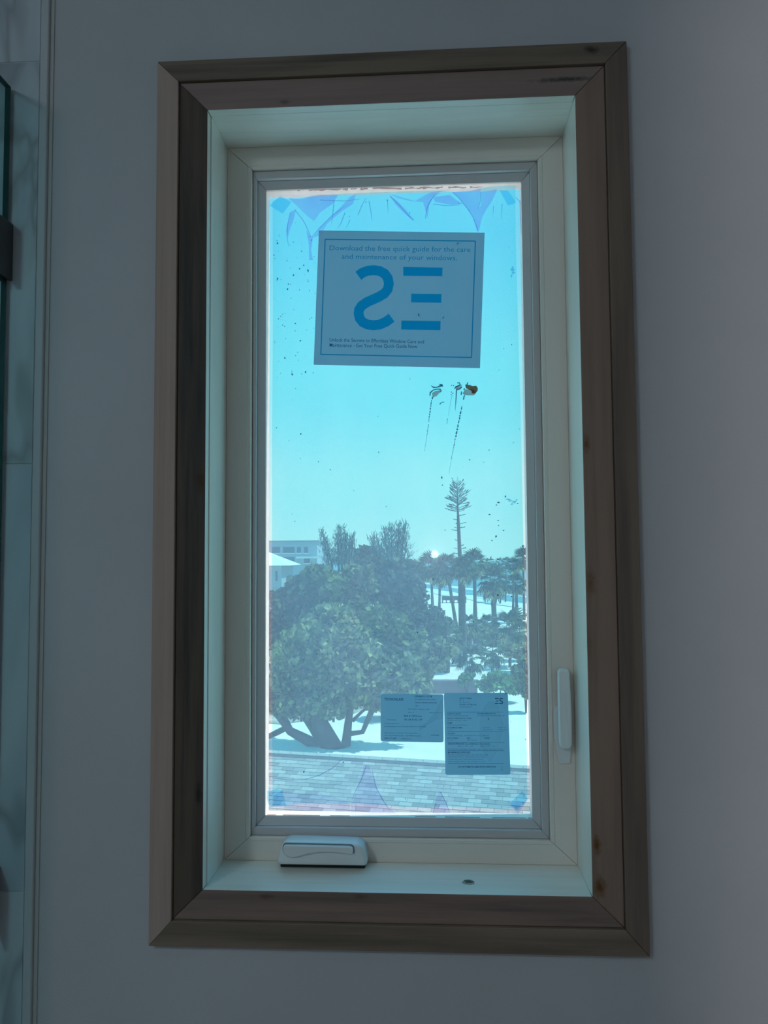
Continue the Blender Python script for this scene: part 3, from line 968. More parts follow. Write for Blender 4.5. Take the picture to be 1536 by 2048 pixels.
ribbon(mb, [c4(*z) for z in [(525, 1160), (512, 1240), (498, 1330)]], [1.4, 1.4, .8], Y4)
mb.build('faint_drip', M['mud_faint'], sm2)
mb = MB()
ribbon(mb, [c4(*z) for z in [(540, 320), (520, 400), (490, 590)]], [2, 1.5, 1], Y4)
mb.build('faint_drip', M['mud_faint'], sm2)

mb = MB()
for (cx, cy, rx, ry, s) in ((1020, 1001, 4, 2, 1), (1027, 1004, 3.5, 2.5, 2), (1014, 998, 3.5, 1.2, 3), (1033, 1000, 2, 2, 13), (1024, 1008, 3, 1.5, 14), (1025, 538, 3.5, 4, 15), (1026, 546, 3, 3, 16), (1023, 552, 1.5, 3, 17)):
    pane_plate(mb, blob_poly(cx, cy, rx, ry, s, 18, .4), Y4)
tag(mb.build('dirt_smudge', M['smudge']), 'bluish smudges of grime near the lock side edge of the glass', 'dirt', kind='stuff')
mb = MB()
for (cx, cy, rx, ry, s) in ((1017, 999, 2.5, .8, 18), (1030, 1003, 2.4, .8, 19), (1035, 1007, 2, 1, 4), (997, 1005, 3, 1.2, 5), (993, 1010, 1.6, 1, 6), (979, 1029, 2.4, 1, 7), (996, 1041, 1.8, 1, 8), (997, 1051, 1.5, .9, 9), (1007, 1061, 1.6, 1, 10), (984, 1081, 1.3, 1.2, 11), (1046, 1092, 1.8, 1.8, 12)):
    pane_plate(mb, blob_poly(cx, cy, rx, ry, s), Y4)
r = random.Random(5)
for i in range(210):
    y = 400 + 1210 * r.random()
    x = 548 + (1030 + (y - 400) * .02 - 548) * r.random()
    if i < 70: x, y = 548 + 85 * r.random() ** 1.3, 480 + 280 * r.random()
    s = r.choice((.5, .6, .7, .8, 1.0, 1.5))
    pane_plate(mb, blob_poly(x, y, s, s * r.uniform(.7, 1.8), i, 7), Y4)
tag(mb.build('dirt_specks', M['mud_dark']), 'tiny dark dirt specks scattered over the window glass', 'dirt', kind='stuff')

# ------------------------------------------------------------------ shower glass panel and clamp
sp = at(23, 175, -0.014)
ztop = sp.z
sg = empty('shower_panel', (sp.x - .005, -0.13, 0.0), 'clear green-edged shower glass panel clamped to the marble tiled strip', 'shower screen')
gx1, gx0 = sp.x, sp.x - .010
MB().box(gx0, gx1, -0.24, -0.016, 0.012, ztop - .001).build('glass_sheet', M['shower_glass'], sg)
MB().box(gx0 + .0006, gx1 - .0006, -0.0160, -0.0145, 0.012, ztop).build('polished_edge', M['glass_edge'], sg)
MB().box(gx0 + .0006, gx1 - .0006, -0.24, -0.016, ztop - .001, ztop + .0004).build('polished_edge', M['glass_edge'], sg)
MB().box(gx0 - .004, gx1 + .002, -0.24, -0.014, 0.0, 0.013).build('bottom_channel', M['bronze'], sg)
za, zb = at(15, 548, -0.04).z, at(15, 432, -0.04).z
for zz in (0, -1.0):
    cl_ = MB().box(gx1 - .0002, gx1 + .006, -0.058, -0.009, za + zz, zb + zz).build('clamp', M['bronze'], sg, bevel=.002)
    MB().box(gx0 - .006, gx0 + .0002, -0.058, -0.009, za + zz, zb + zz).build('clamp_back', M['bronze'], cl_, bevel=.002)
    cl_.data.update()

# ------------------------------------------------------------------ OUTSIDE
M['sand'] = surface('sand', (0.88, 0.82, 0.74), 0.9, 0.1, var=0.10, vscale=.35)
M['scrub'] = surface('scrub_ground', (0.40, 0.37, 0.30), 0.9, 0.1, var=.55, vscale=.8)
M['wet'] = surface('surf', (0.85, 0.86, 0.85), 0.4)
M['sea'] = surface('sea', (0.10, 0.26, 0.34), 0.35, 0.5, var=.2, vscale=.05)
M['bark'] = surface('bark', (0.085, 0.07, 0.06), 0.9, 0.1, var=.3, vscale=3)
M['palm_bark'] = surface('palm_bark', (0.13, 0.115, 0.10), 0.9, 0.1, var=.3, vscale=4)


def leafmat(name, col, var=.45, sc=1.4):
    m, t, out = mat(name)
    d = N(t, 'BsdfDiffuse')
    tl = N(t, 'BsdfTranslucent')
    nz = noise(t, pos(t), sc, 4, .6)
    lo, hi = tuple(c * (1 - var) for c in col), tuple(c * (1 + var) for c in col)
    c = ramp(t, nz, [(.3, lo), (.7, hi)])
    ri = N(t, 'NewGeometry').outputs['Random Per Island']
    c = mixc(t, 1.0, c, ramp(t, ri, [(0.0, (.35, .38, .42)), (.6, (1, 1, .95)), (1.0, (1.9, 1.75, 1.4))]), 'MULTIPLY')
    t.links.new(c, d.inputs[0])
    t.links.new(c, tl.inputs[0])
    mx = N(t, 'MixShader')
    mx.inputs[0].default_value = .3
    t.links.new(d.outputs[0], mx.inputs[1])
    t.links.new(tl.outputs[0], mx.inputs[2])
    t.links.new(mx.outputs[0], out.inputs[0])
    return m


M['leaf'] = leafmat('leaf_green', (0.24, 0.26, 0.14))
M['leaf_olive'] = leafmat('leaf_olive', (0.27, 0.27, 0.15), .6)
M['leaf_dark'] = leafmat('leaf_dark', (0.13, 0.15, 0.11))
M['leaf_bright'] = leafmat('leaf_bright', (0.17, 0.33, 0.13))
M['leaf_dry'] = leafmat('leaf_dry', (0.38, 0.33, 0.21))
M['frond'] = leafmat('frond_green', (0.10, 0.14, 0.085))
M['needle'] = leafmat('needle', (0.13, 0.20, 0.20))

g = MB().quad((-400, 1.5, GZ), (400, 1.5, GZ), (400, 500, GZ), (-400, 500, GZ))
tag(g.build('beach', M['sand']), kind='structure')
s0, s1 = on_ground(880, 1180, GZ + .05), on_ground(1060, 1209, GZ + .05)
dirv = (s1 - s0).normalized()
nrm = Vector((-dirv.y, dirv.x, 0))
if nrm.y < 0: nrm = -nrm
sea = MB().quad(s0 - dirv * 900, s0 + dirv * 500, s0 + dirv * 500 + nrm * 5000, s0 - dirv * 900 + nrm * 5000)
tag(sea.build('sea', M['sea']), kind='structure')
for k, (a_, b_) in enumerate(((-6, -.6), (7, 10))):
    n_ = 60
    mb = MB()
    ed = [s0 + dirv * (-120 + 260 * i / n_) + nrm * (a_ + math.sin(i * .9) * .7) + Vector((0, 0, .05)) for i in range(n_ + 1)]
    ed2 = [s0 + dirv * (-120 + 260 * i / n_) + nrm * (b_ + math.sin(i * 1.7) * .9) + Vector((0, 0, .05)) for i in range(n_ + 1)]
    for i in range(n_):
        mb.quad(ed[i], ed[i + 1], ed2[i + 1], ed2[i])
    tag(mb.build('surf', M['wet']), ['white foam line where the sea meets the sand', 'thin white breaker line out on the water'][k], 'surf', kind='stuff')
# darker litter-covered ground under the trees
sb = MB()
gp = [on_ground(*q, GZ + .03) for q in [(470, 1440), (560, 1448), (700, 1430), (780, 1395), (880, 1330), (960, 1290), (1100, 1275), (1100, 1262), (940, 1246), (850, 1240), (700, 1235), (470, 1235)]]
sb.quad(*gp)
tag(sb.build('scrub_ground', M['scrub']), kind='structure')


def leaves(blobs, Y, n, size, seed, flat=.5, aspect=1.6):
    """leaf quads inside ellipsoids given as pixel (cx, cy, rx, ry, weight) at depth Y"""
    r = np.random.default_rng(seed)
    k = Y / F_PX
    tot = sum(b[2] * b[3] for b in blobs)
    V = []
    for b in blobs:
        c = at(b[0], b[1], Y)
        m = max(8, int(1.15 * n * b[2] * b[3] / tot))
        d = r.normal(size=(m, 3))
        d /= np.linalg.norm(d, axis=1)[:, None]
        rad = r.random(m) ** .42
        # lumpy surface
        rad *= 1 + .22 * np.sin(5 * d[:, 0] + seed) * np.cos(4 * d[:, 2] + 2 * seed)
        P = d * rad[:, None] * np.array([b[2] * k, b[2] * k * .8, b[3] * k]) + np.array(c)
        u = r.normal(size=(m, 3))
        u /= np.linalg.norm(u, axis=1)[:, None]
        w_ = np.cross(u, r.normal(size=(m, 3)))
        w_ /= np.linalg.norm(w_, axis=1)[:, None]
        s = .8 * size * r.uniform(.6, 1.4, (m, 1))
        V.append(np.stack([P - u * s * aspect / 2 - w_ * s * .15, P + w_ * s / 2, P + u * s * aspect / 2, P - w_ * s / 2], 1))
    V = np.concatenate(V)
    V[:, :, 2] = np.maximum(V[:, :, 2], GZ + .05)
    return V


def leaf_mesh(name, V, m, parent):
    off = np.array(wloc(parent))
    v = (V.reshape(-1, 3) - off)
    n = len(V)
    me = bpy.data.meshes.new(name)
    me.from_pydata(v.tolist(), [], np.arange(4 * n).reshape(n, 4).tolist())
    me.materials.append(m)
    ob = bpy.data.objects.new(name, me)
    COL.objects.link(ob)
    ob.parent = parent
    return ob


def broad_tree(name, label, Y, base_px, blobs, n, size, m, seed, group, cat='tree', trunk_r=.22, limbs=True):
    b = at(base_px, 1200, Y)
    root = empty(name, (b.x, Y, GZ), label, cat, group)
    leaf_mesh('crown', leaves(blobs, Y, n, size, seed), m, root)
    tr = MB()
    rr = random.Random(seed)
    top = at(blobs[0][0], blobs[0][1], Y)
    tr.tube([(b.x, Y, GZ), (b.x * .6 + top.x * .4, Y, GZ * .5 + top.z * .5), top], [trunk_r, trunk_r * .75, trunk_r * .4])
    if limbs:
        for bl in blobs[1:]:
            c = at(bl[0], bl[1], Y)
            q = Vector((b.x, Y, GZ)).lerp(top, .35)
            tr.tube([q, q.lerp(c, .5) + Vector((0, rr.uniform(-.5, .5), -.2)), c], [trunk_r * .6, trunk_r * .45, trunk_r * .2], 6)
    tr.build('trunk', M['bark'], root, smooth=True)
    return root


# --- the spreading tree nearest to the window
YT = 36.0
b = at(645, 1497, YT)
bt_ = empty('spreading_tree', (b.x, YT, GZ), 'big spreading tree with several dark bare limbs, just beyond the shingle roof', 'tree')
V = leaves([(610, 1335, 70, 58), (700, 1340, 75, 62), (570, 1385, 38, 45), (640, 1400, 62, 42), (720, 1385, 58, 36), (790, 1350, 55, 45), (655, 1290, 80, 42), (575, 1420, 22, 20), (830, 1380, 40, 22)], YT, 11000, .26, 11)
leaf_mesh('crown', V, M['leaf_olive'], bt_)


def limb(pxs, r_px, dy=None):
    k = YT / F_PX
    pts = [at(x, y, YT) + Vector((0, (dy[i] if dy else 0), 0)) for i, (x, y) in enumerate(pxs)]
    return pts, [q * k for q in r_px]


LIMBS = [([(662, 1520), (660, 1490), (640, 1450), (632, 1410), (640, 1360)], [26, 23, 19, 15, 8]),
         ([(690, 1520), (692, 1490), (696, 1450), (700, 1420), (712, 1370)], [12, 10, 8, 7, 4]),
         ([(650, 1500), (610, 1478), (580, 1462), (570, 1445), (548, 1420), (540, 1390)], [14, 11, 9, 10, 7, 4]),
         ([(572, 1456), (552, 1466), (530, 1476), (505, 1484)], [6, 6, 5, 4]),
         ([(655, 1500), (625, 1455), (610, 1435), (585, 1405)], [13, 9, 7, 4]),
         ([(692, 1468), (710, 1466), (725, 1464), (732, 1448), (742, 1425), (752, 1400), (770, 1380)], [6, 5, 5, 5, 6, 5, 3]),
         ([(705, 1442), (722, 1425), (735, 1415)], [4, 3, 2]),
         ([(700, 1420), (730, 1385), (756, 1362)], [5, 4, 3]),
         ([(744, 1420), (762, 1402), (790, 1388)], [3, 2.5, 1.5])]
for pxs, rp in LIMBS:
    pts, rad = limb(pxs, rp)
    MB().tube(pts, rad, 8).build('limb', M['bark'], bt_, smooth=True)
# the stout trunk going down to the sand behind the roof
MB().tube([at(668, 1500, YT), Vector((at(668, 1500, YT).x, YT, GZ))], [.62, .75], 10).build('trunk', M['bark'], bt_, smooth=True)

GRP = 'trees and scrub between the house and the beach'
broad_tree('bushy_tree', 'olive tree directly above the spreading tree, with dry yellow patches', 48, 650, [(640, 1270, 70, 45), (590, 1300, 50, 45), (690, 1280, 55, 50), (660, 1235, 50, 30)], 4200, .36, M['leaf_olive'], 21, GRP)
broad_tree('bushy_tree', 'dark green tree by the pale house wall at the glass edge', 56, 575, [(575, 1215, 42, 50), (560, 1260, 34, 55), (610, 1180, 45, 38), (600, 1235, 45, 40)], 3600, .40, M['leaf_dark'], 22, GRP)
broad_tree('bushy_tree', 'broad mid green tree below the three feathery spires', 62, 680, [(675, 1180, 58, 42), (640, 1150, 36, 24), (715, 1160, 40, 35), (690, 1225, 60, 35)], 3600, .44, M['leaf'], 23, GRP)
broad_tree('bushy_tree', 'dark rounded tree left of the group of slim palm trunks', 66, 790, [(770, 1180, 50, 50), (800, 1150, 40, 32), (745, 1135, 32, 24), (820, 1195, 38, 32)], 3400, .46, M['leaf_dark'], 24, GRP)
broad_tree('bushy_tree', 'shaggy tree in the middle with a dark leaning limb', 52, 760, [(765, 1260, 60, 50), (810, 1290, 50, 42), (740, 1310, 45, 45)], 3600, .38, M['leaf'], 25, GRP)
broad_tree('bushy_tree', 'dense dark thicket tree beside the open sand', 72, 850, [(835, 1240, 52, 34), (870, 1255, 40, 28), (800, 1225, 40, 30)], 2800, .40, M['leaf_dark'], 26, GRP)
broad_tree('bushy_tree', 'thin olive tree above the brown low wall', 46, 845, [(850, 1320, 48, 36), (825, 1345, 40, 32), (880, 1300, 30, 26)], 2200, .32, M['leaf_olive'], 27, GRP)
broad_tree('bushy_tree', 'small dry brownish tree among the scrub under the spreading crown line', 42, 800, [(800, 1370, 45, 28), (770, 1400, 40, 26)], 1600, .28, M['leaf_dry'], 28, GRP)
broad_tree('bushy_tree', 'low round-topped tree between the two feathery trees', 88, 735, [(734, 1108, 26, 17), (724, 1118, 22, 14), (750, 1124, 24, 16)], 1300, .5, M['leaf_dark'], 29, GRP)


# --- feathery casuarinas
def feather_tree(label, Y, base_px, spires, seed, m):
    b = at(base_px, 1200, Y)
    root = empty('feathery_pine', (b.x, Y, GZ), label, 'tree', GRP)
    r = random.Random(seed)
    k = Y / F_PX
    quads = []
    tr = MB()
    for (x0, y0, x1, y1, wd, n) in spires:           # from top (x0,y0) to bottom (x1,y1)
        a, c = at(x0, y0, Y), at(x1, y1, Y)
        tr.tube([(b.x * .5 + c.x * .5, Y, GZ), c, a], [.16, .12, .03], 6)
        for i in range(int(n * 1.7)):
            t = r.random() ** .8
            ctr = a.lerp(c, t)
            ww = wd * k * (.35 + .65 * t)
            p = ctr + Vector((r.gauss(0, .45) * ww, r.gauss(0, .45) * ww, 0))
            d = Vector(((p.x - ctr.x) * .55 + r.gauss(0, .35), r.uniform(-.5, .5), 1)).normalized() * r.uniform(.35, 1.1) * k * 11
            s = Vector((r.uniform(.5, 1), r.uniform(-.6, .6), 0)).normalized() * k * r.uniform(.7, 1.8)
            quads.append([p - s * .5, p + s * .5, p + d + s * .25, p + d - s * .25])
    leaf_mesh('crown', np.array([[tuple(v) for v in q] for q in quads]), m, root)
    tr.build('trunk', M['bark'], root, smooth=True)
    return root


feather_tree('three-spired feathery pine near the far flat-roofed building', 84, 672,
             [(643, 1058, 658, 1130, 16, 150), (651, 1075, 664, 1130, 12, 70), (681, 1054, 684, 1130, 24, 240), (674, 1068, 678, 1135, 22, 160), (692, 1066, 690, 1135, 18, 130), (706, 1068, 702, 1130, 13, 120), (700, 1076, 698, 1130, 12, 80)], 31, M['needle'])
feather_tree('wide feathery pine with wispy upright plumes beside the glint', 80, 785,
             [(768, 1056, 780, 1140, 26, 200), (782, 1050, 785, 1140, 26, 200), (798, 1046, 792, 1140, 26, 220), (811, 1044, 800, 1140, 24, 180), (752, 1068, 770, 1140, 26, 150), (742, 1075, 765, 1140, 22, 110), (806, 1064, 800, 1150, 30, 170)], 32, M['needle'])


# --- Norfolk pine
def norfolk():
    Y = 89
    k = Y / F_PX
    top, bot = at(914, 966, Y), at(920, 1120, Y)
    root = empty('norfolk_pine', (bot.x, Y, GZ), 'tall lone pine rising far above the palms with sparse lower branches', 'tree')
    MB().tube([(bot.x, Y, GZ), bot, at(917, 1050, Y), at(915, 1010, Y), top], [9 * k / 2, 4.2 * k, 3.2 * k, 1.6 * k, .5 * k], 8).build('trunk', M['bark'], root, smooth=True)
    r = random.Random(4)
    quads = []

    def branch(y, L, ang, up, thick):
        base = at(915 + (y - 966) * .03, y, Y)
        d = Vector((math.cos(ang), math.sin(ang), 0))
        n = 5
        for i in range(n):
            t0, t1 = i / n, (i + 1) / n
            q0 = base + d * L * k * t0 + Vector((0, 0, up * L * k * t0 ** 1.3))
            q1 = base + d * L * k * t1 + Vector((0, 0, up * L * k * t1 ** 1.3))
            for _ in range(2):
                s = Vector((r.uniform(-.6, .6), r.uniform(-.6, .6), 1)).normalized() * thick * k * (.4 + .7 * t1) * r.uniform(.6, 1.3)
                quads.append([q0 - s * .5, q1 - s * .5, q1 + s * .5, q0 + s * .5])

    for y in np.arange(968, 1024, 3.6):
        t = (y - 966) / 58
        L = 9 + 20 * min(1, t * 1.35) ** .8
        for j in range(8):
            if r.random() < .28: continue
            branch(y + r.uniform(-2.5, 2.5), L * r.uniform(.55, 1.12), j * PI / 4 + r.uniform(-.5, .5) + y, .95 - .75 * t + r.uniform(-.2, .2), 1.9)
    for y in (1032, 1040, 1048, 1056, 1062, 1082, 1092, 1098, 1108, 1113, 1116):
        for j in range(3):
            branch(y, r.uniform(8, 20) * (1 if y < 1100 else .7), r.uniform(0, 6.28), .18, 1.5)
    leaf_mesh('branches', np.array([[tuple(v) for v in q] for q in quads]), M['needle'], root)


norfolk()


# --- palms
def frond_mesh():
    """fan frond pointing along +X, unit length: a stalk and a fan of blades, drooping"""
    mb = MB()
    mb.tube([(0, 0, 0), (.25, 0, .07), (.5, 0, .1)], [.012, .01, .008], 4)
    n = 11
    for i in range(n):
        a = (i / (n - 1) - .5) * 2.5
        L = .62 * (1 - .28 * abs(a) / 1.25)
        dx, dy = math.cos(a), math.sin(a)
        p0 = Vector((.46, 0, .1))
        p1 = p0 + Vector((dx * L * .55, dy * L * .55, .02))
        p2 = p0 + Vector((dx * L, dy * L, -.16))
        s = Vector((-dy, dx, 0)) * .065
        mb.quad(p0 - s * .3, p1 - s, p1 + s, p0 + s * .3)
        mb.quad(p1 - s, p2 - s * .2, p2 + s * .2, p1 + s)
    return mb


_f = frond_mesh()
FR = []
for m in (M['frond'], M['leaf_dry'], M['leaf_bright']):
    me = bpy.data.meshes.new('frond')
    me.from_pydata([tuple(v) for v in _f.v], [], _f.f)
    me.materials.append(m)
    FR.append(me)


def palm(label, crown, base, r_px, seed, tw=5.0, mid=None, nf=30, kind=0, group='palms standing on the sand', cat='palm', name='fan_palm'):
    bpt = on_ground(*base)
    Y = bpt.y
    k = Y / F_PX
    r = random.Random(seed)
    c = at(*crown, Y)
    root = empty(name, (bpt.x, Y, GZ), label, cat, group)
    pts = [bpt, at(*mid, Y) if mid else bpt.lerp(c, .5), c]
    P = []
    for i in range(7):
        t = i / 6
        P.append((1 - t) ** 2 * pts[0] + 2 * t * (1 - t) * (pts[1] * 2 - (pts[0] + pts[2]) * .5) + t * t * pts[2])
    MB().tube(P, [tw * k * .62] * 3 + [tw * k * .5] * 3 + [tw * k * .7], 8).build('trunk', M['palm_bark'], root, smooth=True)
    for i in range(nf):
        me = FR[1] if (i < nf // 5 and kind == 0) else FR[2 if kind == 2 else 0]
        ob = bpy.data.objects.new('frond', me)
        COL.objects.link(ob)
        ob.parent = root
        ob.location = c - root.location
        t = (i + .5) / nf
        el = -1.15 + 2.45 * t + r.uniform(-.15, .15)
        ob.rotation_euler = (r.uniform(-.3, .3), -el, i * 2.4 + r.uniform(-.3, .3))
        ob.scale = (r_px * k * r.uniform(1.05, 1.4),) * 3
    return root


PALMS = [
    ('palm second behind the glint, its crown darkest of the dense palm group', (835, 1148), (843, 1214), 25, 5, None),
    ('palm just under the bright glint with a straight short trunk', (862, 1138), (866, 1232), 28, 5, None),
    ('palm in the dense group whose trunk stands nearest the dark boardwalk', (880, 1150), (878, 1248), 24, 5, None),
    ('palm with bent trunk leaning over the dark boardwalk', (893, 1136), (917, 1283), 27, 6, (905, 1205)),
    ('tall palm with straight trunk in front of the lone pine', (927, 1142), (931, 1325), 26, 7, (928, 1230)),
    ('tall palm with broad flat crown and slightly curved trunk next to the lone pine', (948, 1130), (951, 1288), 28, 7, (950, 1200)),
    ('shaggy palm with thick trunk standing apart in front of the water', (986, 1166), (993, 1280), 31, 10, (988, 1225)),
    ('small far palm right behind the shaggy palm', (1003, 1172), (1000, 1208), 11, 3, None),
    ('slim palm with faint crown next to the window edge, lower one', (1032, 1170), (1034, 1246), 22, 6, None),
    ('slim palm with the highest crown next to the window edge', (1046, 1120), (1049, 1240), 20, 4, None),
    ('slim palm whose trunk stands between the shaggy palm and the window edge', (1027, 1132), (1026, 1260), 16, 4, None),
]
for i, (lab, cr_, ba, rp, tw, mid) in enumerate(PALMS):
    palm(lab, cr_, ba, rp, 40 + i, tw, mid)
FAR = [((980, 1126), (981, 1190), 11), ((998, 1126), (998, 1197), 11), ((1012, 1128), (1011, 1205), 13)]
for i, (c_, b_, rp) in enumerate(FAR):
    palm(['far small palm by the water, leftmost of three in a row', 'far small palm by the water, middle of three in a row', 'far small palm by the water, rightmost of three in a row'][i], c_, b_, rp, 60 + i, 2.5, nf=14, group='row of far palms by the water')
LOW = [
    ('low palm with thick trunk at the foot of the leaning palm', (893, 1280), (893, 1345), 34, 11, 0),
    ('short dry palm at the foot of the straight tall palm', (940, 1248), (942, 1313), 19, 5, 0),
    ('short palm with dark conical base between tall palms', (974, 1248), (975, 1292), 18, 6, 0),
    ('short palm in front of the broad-crowned tall palm', (958, 1255), (958, 1296), 16, 6, 0),
    ('low wide palm at the window edge with a slim dark stem', (1020, 1258), (1020, 1335), 38, 5, 0),
    ('short palm below the low wide palm by the window edge', (1040, 1268), (1043, 1322), 26, 6, 0),
    ('yellowish low palm on bare sand above the label', (944, 1322), (945, 1382), 28, 4, 0),
    ('yellowish low palm nearer the window edge above the label', (985, 1308), (985, 1364), 30, 5, 0),
    ('small yellowish palm on bare sand beside the thick-trunked low palm', (920, 1308), (920, 1330), 22, 4, 0),
]
for i, (lab, c_, b_, rp, tw, kd) in enumerate(LOW):
    palm(lab, c_, b_, rp, 80 + i, tw, nf=18, kind=1 if i in (6, 7, 8) else 0, group='low palms on the near sand', name='low_palm')

# --- shrubs
SH = [('bright green shrub mound above the taller label', 47, 1000, [(1000, 1362, 34, 18), (975, 1372, 22, 13), (1025, 1372, 26, 16)], 1500, .24, 'leaf_bright'),
      ('small bright green shrub at the end of the brown low wall', 49, 935, [(934, 1355, 14, 10), (925, 1362, 10, 8)], 500, .22, 'leaf_bright'),
      ('grey green shrub mound at the window edge above the taller label', 44, 1050, [(1046, 1345, 24, 26), (1055, 1375, 24, 20)], 1100, .26, 'leaf'),
      ('olive scrub thicket at the foot of the low palms', 77, 900, [(905, 1290, 34, 20), (880, 1310, 26, 20), (925, 1275, 22, 12)], 1300, .3, 'leaf_olive'),
      ('olive scrub under the row of tall palms', 72.2, 965, [(962, 1268, 30, 12), (990, 1275, 24, 12), (1010, 1285, 26, 14)], 1000, .3, 'leaf_olive'),
      ('dry yellow scrub on the sand at the window edge', 59.5, 1040, [(1030, 1300, 26, 16), (1052, 1310, 20, 20)], 900, .28, 'leaf_dry')]
for i, (lab, Y, bx, bl, n, sz, mm) in enumerate(SH):
    b = at(bx, 1300, Y)
    root = empty('shrub', (b.x, Y, GZ), lab, 'shrub', 'shrubs on the near sand')
    leaf_mesh('leaves', leaves(bl, Y, n, sz, 100 + i), M[mm], root)
    mb = MB()
    for q in bl:
        c = at(q[0], q[1], Y)
        mb.tube([(b.x, Y, GZ), ((b.x + c.x) / 2, Y, (GZ + c.z) / 2 + .1), c], [.05, .035, .015], 5)
    mb.build('stem', M['bark'], root)

# --- low brown wall, dark boardwalk, buildings
a0, a1 = at(862, 1385, 50), at(955, 1385, 50)
zt = at(900, 1361, 50).z
lw = empty('low_wall', ((a0.x + a1.x) / 2, 50, GZ), 'low plum brown wall at the edge of the sand above the labels', 'wall')
MB().box(a0.x, a1.x, 50, 50.4, GZ, zt - .06).build('body', surface('plum_wall', (0.20, 0.13, 0.16), .8, var=.15, vscale=2), lw)
MB().box(a0.x - .06, a1.x + .06, 49.94, 50.46, zt - .06, zt).build('coping', surface('plum_cap', (0.26, 0.19, 0.22), .8), lw)

b0, b1 = on_ground(884, 1206), on_ground(936, 1210)
bw = empty('boardwalk', ((b0.x + b1.x) / 2, b0.y, GZ), 'long dark low boardwalk on the beach behind the leaning palm', 'boardwalk')
zt = at(900, 1193, b0.y).z
dk = surface('weathered_timber', (0.09, 0.085, 0.08), .9)
MB().box(b0.x, b1.x, b0.y, b0.y + 2, zt - .72, zt).build('deck', dk, bw)
for i in range(7):
    x = b0.x + .1 + (b1.x - b0.x - .2) * i / 6
    MB().box(x - .1, x + .1, b0.y + .05, b0.y + .25, GZ, zt - .72).build('post', dk, bw)

bl_ = surface('building_blue', (0.36, 0.44, 0.50), .7)
bwn = surface('building_window', (0.10, 0.14, 0.20), .3)
Yb = 115
x1 = at(634, 1100, Yb).x
x0 = at(470, 1100, Yb).x
ztop_ = at(580, 1081, Yb).z
fb = empty('far_building', ((x0 + x1) / 2, Yb, GZ), 'long flat-roofed building beyond the feathery pine', 'building')
MB().box(x0, x1, Yb, Yb + 10, GZ, ztop_ - .25).build('wall', bl_, fb)
MB().box(x0 - .3, x1 + .3, Yb - .3, Yb + 10.3, ztop_ - .25, ztop_).build('roof', surface('flat_roof', (.30, .34, .38), .8), fb)
for (p0, p1, q0, q1) in ((566, 589, 1094, 1106), (594, 602, 1094, 1106), (608, 616, 1094, 1106), (544, 560, 1094, 1106), (566, 589, 1114, 1126), (608, 620, 1114, 1126)):
    A, B = at(p0, q0, Yb), at(p1, q1, Yb)
    wn = MB().box(A.x, B.x, Yb - .03, Yb + .02, B.z, A.z).build('window', bwn, fb)
    MB().box(A.x - .1, B.x + .1, Yb - .12, Yb, B.z - .1, B.z).build('sill', M['white_paint'], wn)
MB().box(x1 - 3, x1 + 1.2, Yb - 1.4, Yb, at(600, 1113, Yb).z - .3, at(600, 1113, Yb).z).build('balcony', M['white_paint'], fb)

Yw = 68
xr = at(577, 1130, Yw).x
xl = at(440, 1130, Yw).x
zr, ze = at(520, 1110, Yw).z, at(560, 1131, Yw).z
wh = empty('white_roofed_house', ((xl + xr) / 2, Yw, GZ), 'pale house with bright white hipped roof at the glass edge', 'house')
dp = 7
mx_ = (xl + xr) / 2
mb = MB()
e = [(xl, Yw, ze), (xr, Yw, ze), (xr, Yw + dp, ze), (xl, Yw + dp, ze)]
rg = [(xl + 2.6, Yw + dp / 2, zr + .3), (xr - 2.6, Yw + dp / 2, zr + .3)]
mb.quad(e[0], e[1], rg[1], rg[0]); mb.quad(e[1], e[2], rg[1]); mb.quad(e[2], e[3], rg[0], rg[1]); mb.quad(e[3], e[0], rg[0]); mb.quad(*e[::-1])
mb.build('roof', surface('white_roof', (0.88, 0.88, 0.86), .6), wh)
xw = at(563, 1150, Yw + .4).x
MB().box(xl + .4, xw, Yw + .4, Yw + dp - .4, GZ, ze).build('wall', surface('pale_wall', (0.40, 0.47, 0.52), .8), wh)
A, B = at(551, 1142, Yw + .4), at(555, 1162, Yw + .4)
MB().box(A.x, B.x, Yw + .36, Yw + .42, B.z, A.z).build('window', bwn, wh)

# --- the shingled roof just below
zc = CAM.z
rz = zc - 5.1
def at_z(px, py, z):
    d = ray(px, py)
    return CAM + d * ((z - CAM.z) / d.z)
r0, r1 = at_z(548, 1503, rz), at_z(1060, 1534, rz)
ux = (r1 - r0); ux.z = 0
ux.normalize()
dn = Vector((ux.y, -ux.x, 0))
if dn.y > 0: dn = -dn
SL = math.atan(.36)
sv = dn * math.cos(SL) - Vector((0, 0, math.sin(SL)))      # down the slope towards the house we stand in
sn = ux.cross(sv)
if sn.z < 0: sn = -sn
mid = r0.lerp(r1, .5)
hs = empty('shingled_house', (mid.x, mid.y, GZ), 'low house with pale grey shingle roof right below the window', 'house')
sh_m = []
for i, c in enumerate(((0.36, 0.345, 0.34), (0.42, 0.40, 0.385), (0.28, 0.275, 0.275), (0.48, 0.465, 0.445))):
    sh_m.append(surface('shingle_%d' % i, c, .9, .1, var=.14, vscale=30))
half, run = 7.0, 5.0


def RP(u, v, h=0.0): return mid + ux * u + sv * v + sn * h


dk_ = MB()
dk_.loft([[RP(-half, -.0, -.02), RP(half, 0, -.02), RP(half, run, -.02), RP(-half, run, -.02)], [RP(-half, 0, -.14), RP(half, 0, -.14), RP(half, run, -.14), RP(-half, run, -.14)]])
dk_.build('roof_deck', surface('roof_deck', (.27, .28, .29), .9), hs)
